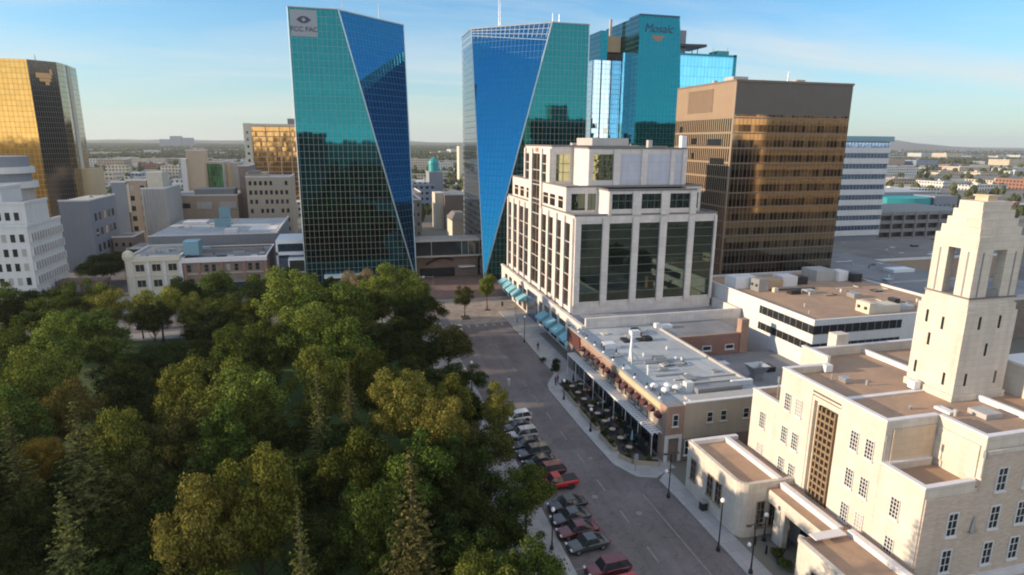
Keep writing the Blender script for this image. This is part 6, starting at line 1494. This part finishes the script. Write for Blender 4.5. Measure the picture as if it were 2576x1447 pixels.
# ---------------------------------------------------------------- people
paint("skin_tone", (0.42, 0.27, 0.19), 0.6); paint("hair_dark", (0.03, 0.02, 0.015), 0.7)
for n_, c_ in dict(cloth_white=(0.62, 0.62, 0.60), cloth_black=(0.02, 0.02, 0.025), cloth_red=(0.30, 0.03, 0.04), cloth_blue=(0.05, 0.09, 0.22), cloth_grey=(0.2, 0.2, 0.21), cloth_jeans=(0.05, 0.07, 0.12)).items(): paint(n_, c_, 0.85)
def body_mesh(pose):
    J = {}
    if pose == 'walk':
        J = dict(pel=(0, 0, .95, .13), bel=(0, 0, 1.12, .135), che=(0.02, 0, 1.34, .155), nek=(0.03, 0, 1.50, .055), hed=(0.06, 0, 1.62, .095), top=(0.06, 0, 1.72, .07),
                 lh=(0, .1, .90, .09), lk=(0.16, .1, .50, .06), la=(0.22, .1, .09, .042), lt=(0.38, .1, .04, .035), rh=(0, -.1, .90, .09), rk=(-0.02, -.1, .49, .06), ra=(-0.26, -.1, .13, .042), rt=(-0.16, -.1, .03, .035),
                 ls=(0.0, .19, 1.42, .06), le=(-0.12, .24, 1.16, .043), lw=(-0.02, .24, .92, .032), lf=(0.02, .23, .82, .026), rs=(0.0, -.19, 1.42, .06), re=(0.08, -.24, 1.16, .043), rw=(0.24, -.22, .98, .032), rf=(0.31, -.21, .92, .026))
    elif pose == 'stand':
        J = dict(pel=(0, 0, .95, .13), bel=(0, 0, 1.12, .135), che=(0, 0, 1.34, .155), nek=(0.01, 0, 1.50, .055), hed=(0.04, 0, 1.62, .095), top=(0.04, 0, 1.72, .07),
                 lh=(0, .1, .90, .09), lk=(0.02, .11, .50, .06), la=(-0.01, .11, .09, .042), lt=(0.16, .12, .04, .035), rh=(0, -.1, .90, .09), rk=(0.03, -.11, .50, .06), ra=(0, -.12, .09, .042), rt=(0.17, -.14, .04, .035),
                 ls=(0, .19, 1.42, .06), le=(-0.03, .25, 1.14, .043), lw=(0.06, .24, .90, .032), lf=(0.10, .22, .80, .026), rs=(0, -.19, 1.42, .06), re=(-0.03, -.25, 1.14, .043), rw=(0.05, -.24, .90, .032), rf=(0.09, -.22, .80, .026))
    else:
        J = dict(pel=(0, 0, .55, .14), bel=(-0.02, 0, .72, .14), che=(-0.02, 0, .94, .155), nek=(0, 0, 1.10, .055), hed=(0.04, 0, 1.22, .095), top=(0.04, 0, 1.32, .07),
                 lh=(0.03, .1, .53, .09), lk=(0.44, .12, .52, .065), la=(0.42, .12, .09, .042), lt=(0.58, .12, .04, .035), rh=(0.03, -.1, .53, .09), rk=(0.44, -.12, .52, .065), ra=(0.46, -.12, .09, .042), rt=(0.62, -.12, .04, .035),
                 ls=(-0.02, .19, 1.02, .06), le=(0.06, .25, .76, .043), lw=(0.30, .2, .80, .032), lf=(0.39, .17, .81, .026), rs=(-0.02, -.19, 1.02, .06), re=(0.06, -.25, .76, .043), rw=(0.30, -.2, .80, .032), rf=(0.39, -.17, .81, .026))
    K = list(J); E_ = [("pel", "bel"), ("bel", "che"), ("che", "nek"), ("nek", "hed"), ("hed", "top"), ("pel", "lh"), ("lh", "lk"), ("lk", "la"), ("la", "lt"), ("pel", "rh"), ("rh", "rk"), ("rk", "ra"), ("ra", "rt"), ("che", "ls"), ("ls", "le"), ("le", "lw"), ("lw", "lf"), ("che", "rs"), ("rs", "re"), ("re", "rw"), ("rw", "rf")]
    me = bpy.data.meshes.new("body"); me.from_pydata([J[k][:3] for k in K], [(K.index(a), K.index(b)) for a, b in E_], [])
    o = bpy.data.objects.new("body", me); COL.objects.link(o); o.modifiers.new("skin", 'SKIN'); s_ = o.modifiers.new("sub", 'SUBSURF'); s_.levels = s_.render_levels = 1
    for k, v in zip(K, me.skin_vertices[0].data): v.radius = (J[k][3], J[k][3]); v.use_root = (k == "pel")
    m2_ = bpy.data.meshes.new_from_object(o.evaluated_get(bpy.context.evaluated_depsgraph_get())); bpy.data.objects.remove(o)
    for n_ in ("skin_tone", "cloth_grey", "cloth_jeans"): m2_.materials.append(MATS[n_])
    zc = J["pel"][2]; zn = J["nek"][2]
    for p in m2_.polygons:
        c = p.center; p.use_smooth = True
        hand = min((c - Vector(J[k][:3])).length for k in ("lf", "rf")) < 0.09
        leg = (c.z < zc + 0.02) if pose != 'sit' else (c.z < 0.62 and (c.x > 0.1 or c.z < 0.56))
        p.material_index = 0 if (c.z > zn - 0.01 or hand) else (2 if leg and not (abs(c.y) > 0.19 and pose != 'sit') else 1)
    h_ = MB(); hx, _, hz, _ = J["hed"]; n = 8
    h_.lathe((hx - 0.02, 0, hz), [(0.095, -0.02), (0.108, 0.04), (0.10, 0.10), (0.06, 0.155), (0.0, 0.17)], 10); ho = h_.build("hair", "hair_dark", None, True, False); hm = ho.data; bpy.data.objects.remove(ho)
    return m2_, hm
BODY = {k: body_mesh(k) for k in ("walk", "stand", "sit")}
def person(x, y, z, rz, pose, top, legs, label, group="people"):
    bm_, hm = BODY[pose]; o = bpy.data.objects.new("person", bm_); COL.objects.link(o); o.location = (x, y, z); o.rotation_euler = (0, 0, rz)
    slotmat(o, top, 1); slotmat(o, legs, 2); h_ = bpy.data.objects.new("hair", hm); COL.objects.link(h_); h_.parent = o
    return tag(o, label, "person", group)
person(26.2, 99.6, 0.005, R(70), 'walk', "cloth_white", "cloth_white", "person in white clothes walking alone on the roadway")
person(36.8, 116.5, 0.135, R(-100), 'walk', "cloth_black", "cloth_black", "person in black walking on the pavement below the near teal awnings")
person(20.0, 148.6, 0.0, R(10), 'stand', "cloth_red", "cloth_jeans", "person in a red top waiting beside the crossing")
person(34.9, 98.4, 0.135, R(200), 'stand', "cloth_red", "cloth_jeans", "person in red standing at the far end of the patio railing")
person(34.2, 97.6, 0.135, R(20), 'stand', "cloth_blue", "cloth_black", "person in dark blue beside the one in red at the patio's far end")
person(37.9, 136.6, 0.14, R(170), 'walk', "cloth_grey", "cloth_jeans", "person in grey walking past the entrance of the granite offices")
for i, (tx, tl_) in enumerate(((1, "cloth_red"), (4, "cloth_black"), (7, "cloth_blue"), (10, "cloth_white"), (13, "cloth_red"), (2, "cloth_grey"), (5, "cloth_white"), (8, "cloth_black"), (11, "cloth_blue"), (14, "cloth_grey"))):
    xx, y = TB_[tx]; person(xx + 0.72, y, 0.133, math.pi, 'sit', tl_, "cloth_jeans", "seated person in %s at the %s patio table from the doorway end" % (tl_.split('_')[1], ORD[tx]), "people on the patio")

# ---------------------------------------------------------------- the city beyond
for n_, w_, g_ in (("far_white", (0.50, 0.50, 0.48), (0.10, 0.11, 0.12)), ("far_tan", (0.38, 0.30, 0.22), (0.06, 0.06, 0.06)), ("far_brick", (0.24, 0.12, 0.085), (0.05, 0.05, 0.05)), ("far_grey", (0.25, 0.26, 0.28), (0.05, 0.055, 0.06)), ("far_cream", (0.52, 0.45, 0.34), (0.08, 0.08, 0.08)), ("far_blue", (0.22, 0.27, 0.34), (0.05, 0.06, 0.08))):
    facade(n_, w_, g_, 3.4, 3.4, 1.7, 1.5)
FAR = dict(far_white="white", far_tan="tan", far_brick="red brick", far_grey="grey", far_cream="cream", far_blue="blue grey")
plain("far_roof_pale", (0.48, 0.47, 0.45), 0.9, 0.2, 0.05); plain("far_roof_dark", (0.16, 0.155, 0.15), 0.9, 0.25, 0.05)
fr_ = random.Random(31)
def far_city(u0, u1, name, depths, sizes):
    for ri, D in enumerate(depths):
        items = []; u = u0 + fr_.uniform(-40, 0)
        while u < u1:
            w = fr_.uniform(*sizes) * (1 + D / 1800.0); dep = fr_.uniform(12, 30) * (1 + D / 1500.0)
            h = fr_.uniform(3.6, 8) if fr_.random() < 0.8 else fr_.uniform(9, 16)
            DD = D * fr_.uniform(0.93, 1.07); du = w * 1565 / DD
            if fr_.random() < 0.92: items.append((u + du / 2, DD, w, dep, h))
            u += du + fr_.uniform(0.1, 1.0) * 9 * 1565 / DD / 2
        items.sort()
        for i, (uu, DD, w, dep, h) in enumerate(items):
            # ray through that column, run out to the row's depth
            dv = fw * 1.0 + r2 * ((uu - 1288) / 1565.0); f_ = DD / dv.y; x, y = dv.x * f_, DD
            wall = fr_.choice(list(FAR) + ["far_white", "far_cream"]); pale = fr_.random() < 0.55
            m = MB(); a = R(fr_.choice((0, 0, 0, 4, -6))); m.box(x - w / 2, x + w / 2, y, y + dep, -0.02, h, 0, 1, rz=a)
            m.box(x - w / 2 - 0.2, x + w / 2 + 0.2, y - 0.2, y + 0.5, h, h + 0.7, 0, 1, rz=a, c=(x, y + dep / 2))
            if w > 14: m.box(x - w * 0.2, x - w * 0.2 + 4, y + dep * 0.4, y + dep * 0.4 + 4, h, h + 2.0, 0, 1)
            o = m.build("low_building", [wall, "far_roof_pale" if pale else "far_roof_dark"])
            o_ = (ORD[i] + (" from left" if i else "")) if i < 20 else ("right end" if i == len(items) - 1 else ORD[min(19, len(items) - 1 - i)] + " from right")
            tag(o, "%s flat roofed building, %s in the %s row %s" % (FAR[wall], o_, ("nearest second third fourth fifth sixth seventh eighth ninth".split())[ri], name), "building", "low buildings of the far city")
far_city(215, 640, "beyond the gold tower", (345, 420, 520, 640, 800, 1000, 1300, 1800, 2500), (13, 27))
far_city(1020, 1195, "between the mirror towers", (360, 450, 560, 700, 900, 1150, 1500, 2000), (11, 24))
far_city(2195, 2640, "behind the striped slab", (300, 440, 540, 680, 850, 1080, 1400, 1900), (22, 46))
def clumps(name, zones, seed, mat):
    """woods too far off to count: rough crowns of a few faces each, all one mass"""
    r = random.Random(seed); V = []; F = []
    for (u0, u1, d0, d1, n) in zones:
        for k in range(n):
            D = d0 * (d1 / d0) ** r.random(); uu = r.uniform(u0, u1); dv = fw + r2 * ((uu - 1288) / 1565.0); f_ = D / dv.y
            x, y = dv.x * f_, D; s = r.uniform(2.0, 4.2) * (1 + D / 4000.0); h = r.uniform(4.5, 9.0) * (1 + D / 12000.0); i = len(V); nn = 6; a0 = r.random()
            for zf, rf_ in ((0.0, 0.6), (0.38, 1.0), (0.75, 0.8)):
                for j in range(nn): q = r.uniform(0.7, 1.2) * rf_ * s; V.append((x + q * math.cos(a0 + 6.283 * j / nn), y + q * math.sin(a0 + 6.283 * j / nn), h * zf * r.uniform(0.85, 1.15) - 0.1))
            V.append((x, y, h))
            for l in range(2):
                for j in range(nn): j2 = (j + 1) % nn; F.append((i + l * nn + j, i + l * nn + j2, i + (l + 1) * nn + j2, i + (l + 1) * nn + j))
            for j in range(nn): F.append((i + 2 * nn + j, i + 2 * nn + (j + 1) % nn, i + 3 * nn))
    me = bpy.data.meshes.new(name); me.from_pydata(V, [], F); me.materials.append(MATS[mat]); me.update(); o = bpy.data.objects.new(name, me); COL.objects.link(o)
    return tag(o, kind="stuff")
leafmat("far_leaf", (0.040, 0.048, 0.024), (0.085, 0.085, 0.042), 0.0)
clumps("distant_woodland", [(150, 700, 320, 1200, 420), (150, 700, 1500, 6000, 5200), (1000, 1230, 330, 1200, 300), (1000, 1230, 1400, 6000, 2000), (2150, 2700, 260, 1000, 240), (2150, 2700, 1150, 1500, 800), (2150, 2700, 2200, 4000, 700), (700, 2150, 2500, 6000, 1200)], 5, "far_leaf")
clumps("woodland_behind", [], 6, "far_leaf") if False else None
wb = random.Random(8)
def behind_woods():
    V = []; F = []
    for k in range(900):
        x, y = wb.uniform(-260, 380), -(95 + 500 * wb.random() ** 1.5); s = wb.uniform(3.5, 6); h = wb.uniform(8, 14); i = len(V)
        for zf, rf_ in ((0.0, 0.6), (0.4, 1.0), (0.75, 0.75)):
            for j in range(6): q = wb.uniform(0.7, 1.2) * rf_ * s; V.append((x + q * math.cos(1.047 * j), y + q * math.sin(1.047 * j), h * zf))
        V.append((x, y, h))
        for l in range(2):
            for j in range(6): j2 = (j + 1) % 6; F.append((i + l * 6 + j, i + l * 6 + j2, i + (l + 1) * 6 + j2, i + (l + 1) * 6 + j))
        for j in range(6): F.append((i + 12 + j, i + 12 + (j + 1) % 6, i + 18))
    me = bpy.data.meshes.new("park_woodland"); me.from_pydata(V, [], F); me.materials.append(MATS["far_leaf"]); me.update(); o = bpy.data.objects.new("park_woodland", me); COL.objects.link(o); tag(o, kind="stuff")
behind_woods()
plain("far_field", (0.22, 0.18, 0.12), 0.95, 0.35, 0.004)
plain("far_pale_ground", (0.30, 0.26, 0.19), 0.95, 0.35, 0.01)
plain("hill_earth", (0.16, 0.14, 0.11), 0.95, 0.3, 0.003)
hm_ = MB(); V = []; nx, ny = 60, 10                      # low ridge on the right horizon
for j in range(ny):
    for i in range(nx):
        X = 2600 + 5200 * i / (nx - 1); Y = 4800 + 1500 * j / (ny - 1); g = math.exp(-((X - 5300) / 900.0) ** 2); prof = math.sin(math.pi * j / (ny - 1))
        V.append((X, Y, -1 + prof * (86 * g + 34 * math.exp(-((X - 4300) / 1500.0) ** 2) + 8 * math.sin(X * 0.004) + 4 * math.sin(X * 0.013))))
hm_.v = V
for j in range(ny - 1):
    for i in range(nx - 1): a = j * nx + i; hm_.f.append((a, a + 1, a + nx + 1, a + nx)); hm_.mi.append(0)
tag(hm_.build("hills", "hill_earth", None, True), kind="structure")
lt = MB(); V = []; nx = 40                                # long low rise on the left horizon
for j in range(4):
    for i in range(nx): X = -3800 + 6800 * i / (nx - 1); V.append((X, 6000 + 500 * j, (-1, 22, 30, -1)[j] + (6 * math.sin(X * 0.003) + 4 * math.sin(X * 0.011) if j in (1, 2) else 0)))
lt.v = V
for j in range(3):
    for i in range(nx - 1): a = j * nx + i; lt.f.append((a, a + 1, a + nx + 1, a + nx)); lt.mi.append(0)
plain("far_wood_ground", (0.07, 0.075, 0.045), 0.95, 0.3, 0.004)
tag(lt.build("hills", "far_wood_ground", None, True), kind="structure")
sheet("field", [(420, 1500, 520, 640), (700, 2000, 900, 1100)], "far_pale_ground", 0.05)
def grain():
    t = empty("grain_terminal", (-870, 3600, 0), "pale grain terminal block on the left horizon", "grain terminal"); MB().box(-900, -850, 3600, 3640, 0, 40, 0).box(-850, -800, 3600, 3640, 0, 56).box(-800, -745, 3605, 3635, 0, 48).build("silo_block", "blue_grey_wall", t)
grain()

# ---------------------------------------------------------------- evening haze
def haze():
    s = NT("haze_air"); s.n.remove(s.b); v = s.n.new("ShaderNodeVolumePrincipled"); v.inputs["Density"].default_value = 0.00007; v.inputs["Color"].default_value = (0.86, 0.90, 0.95, 1); v.inputs["Anisotropy"].default_value = 0.3
    s.l.new(v.outputs[0], s.out.inputs["Volume"]); m = MB(); m.box(-6000, 8500, -1200, 7500, -4, 140); tag(m.build("haze", "haze_air", None, False, False), kind="stuff")
haze()
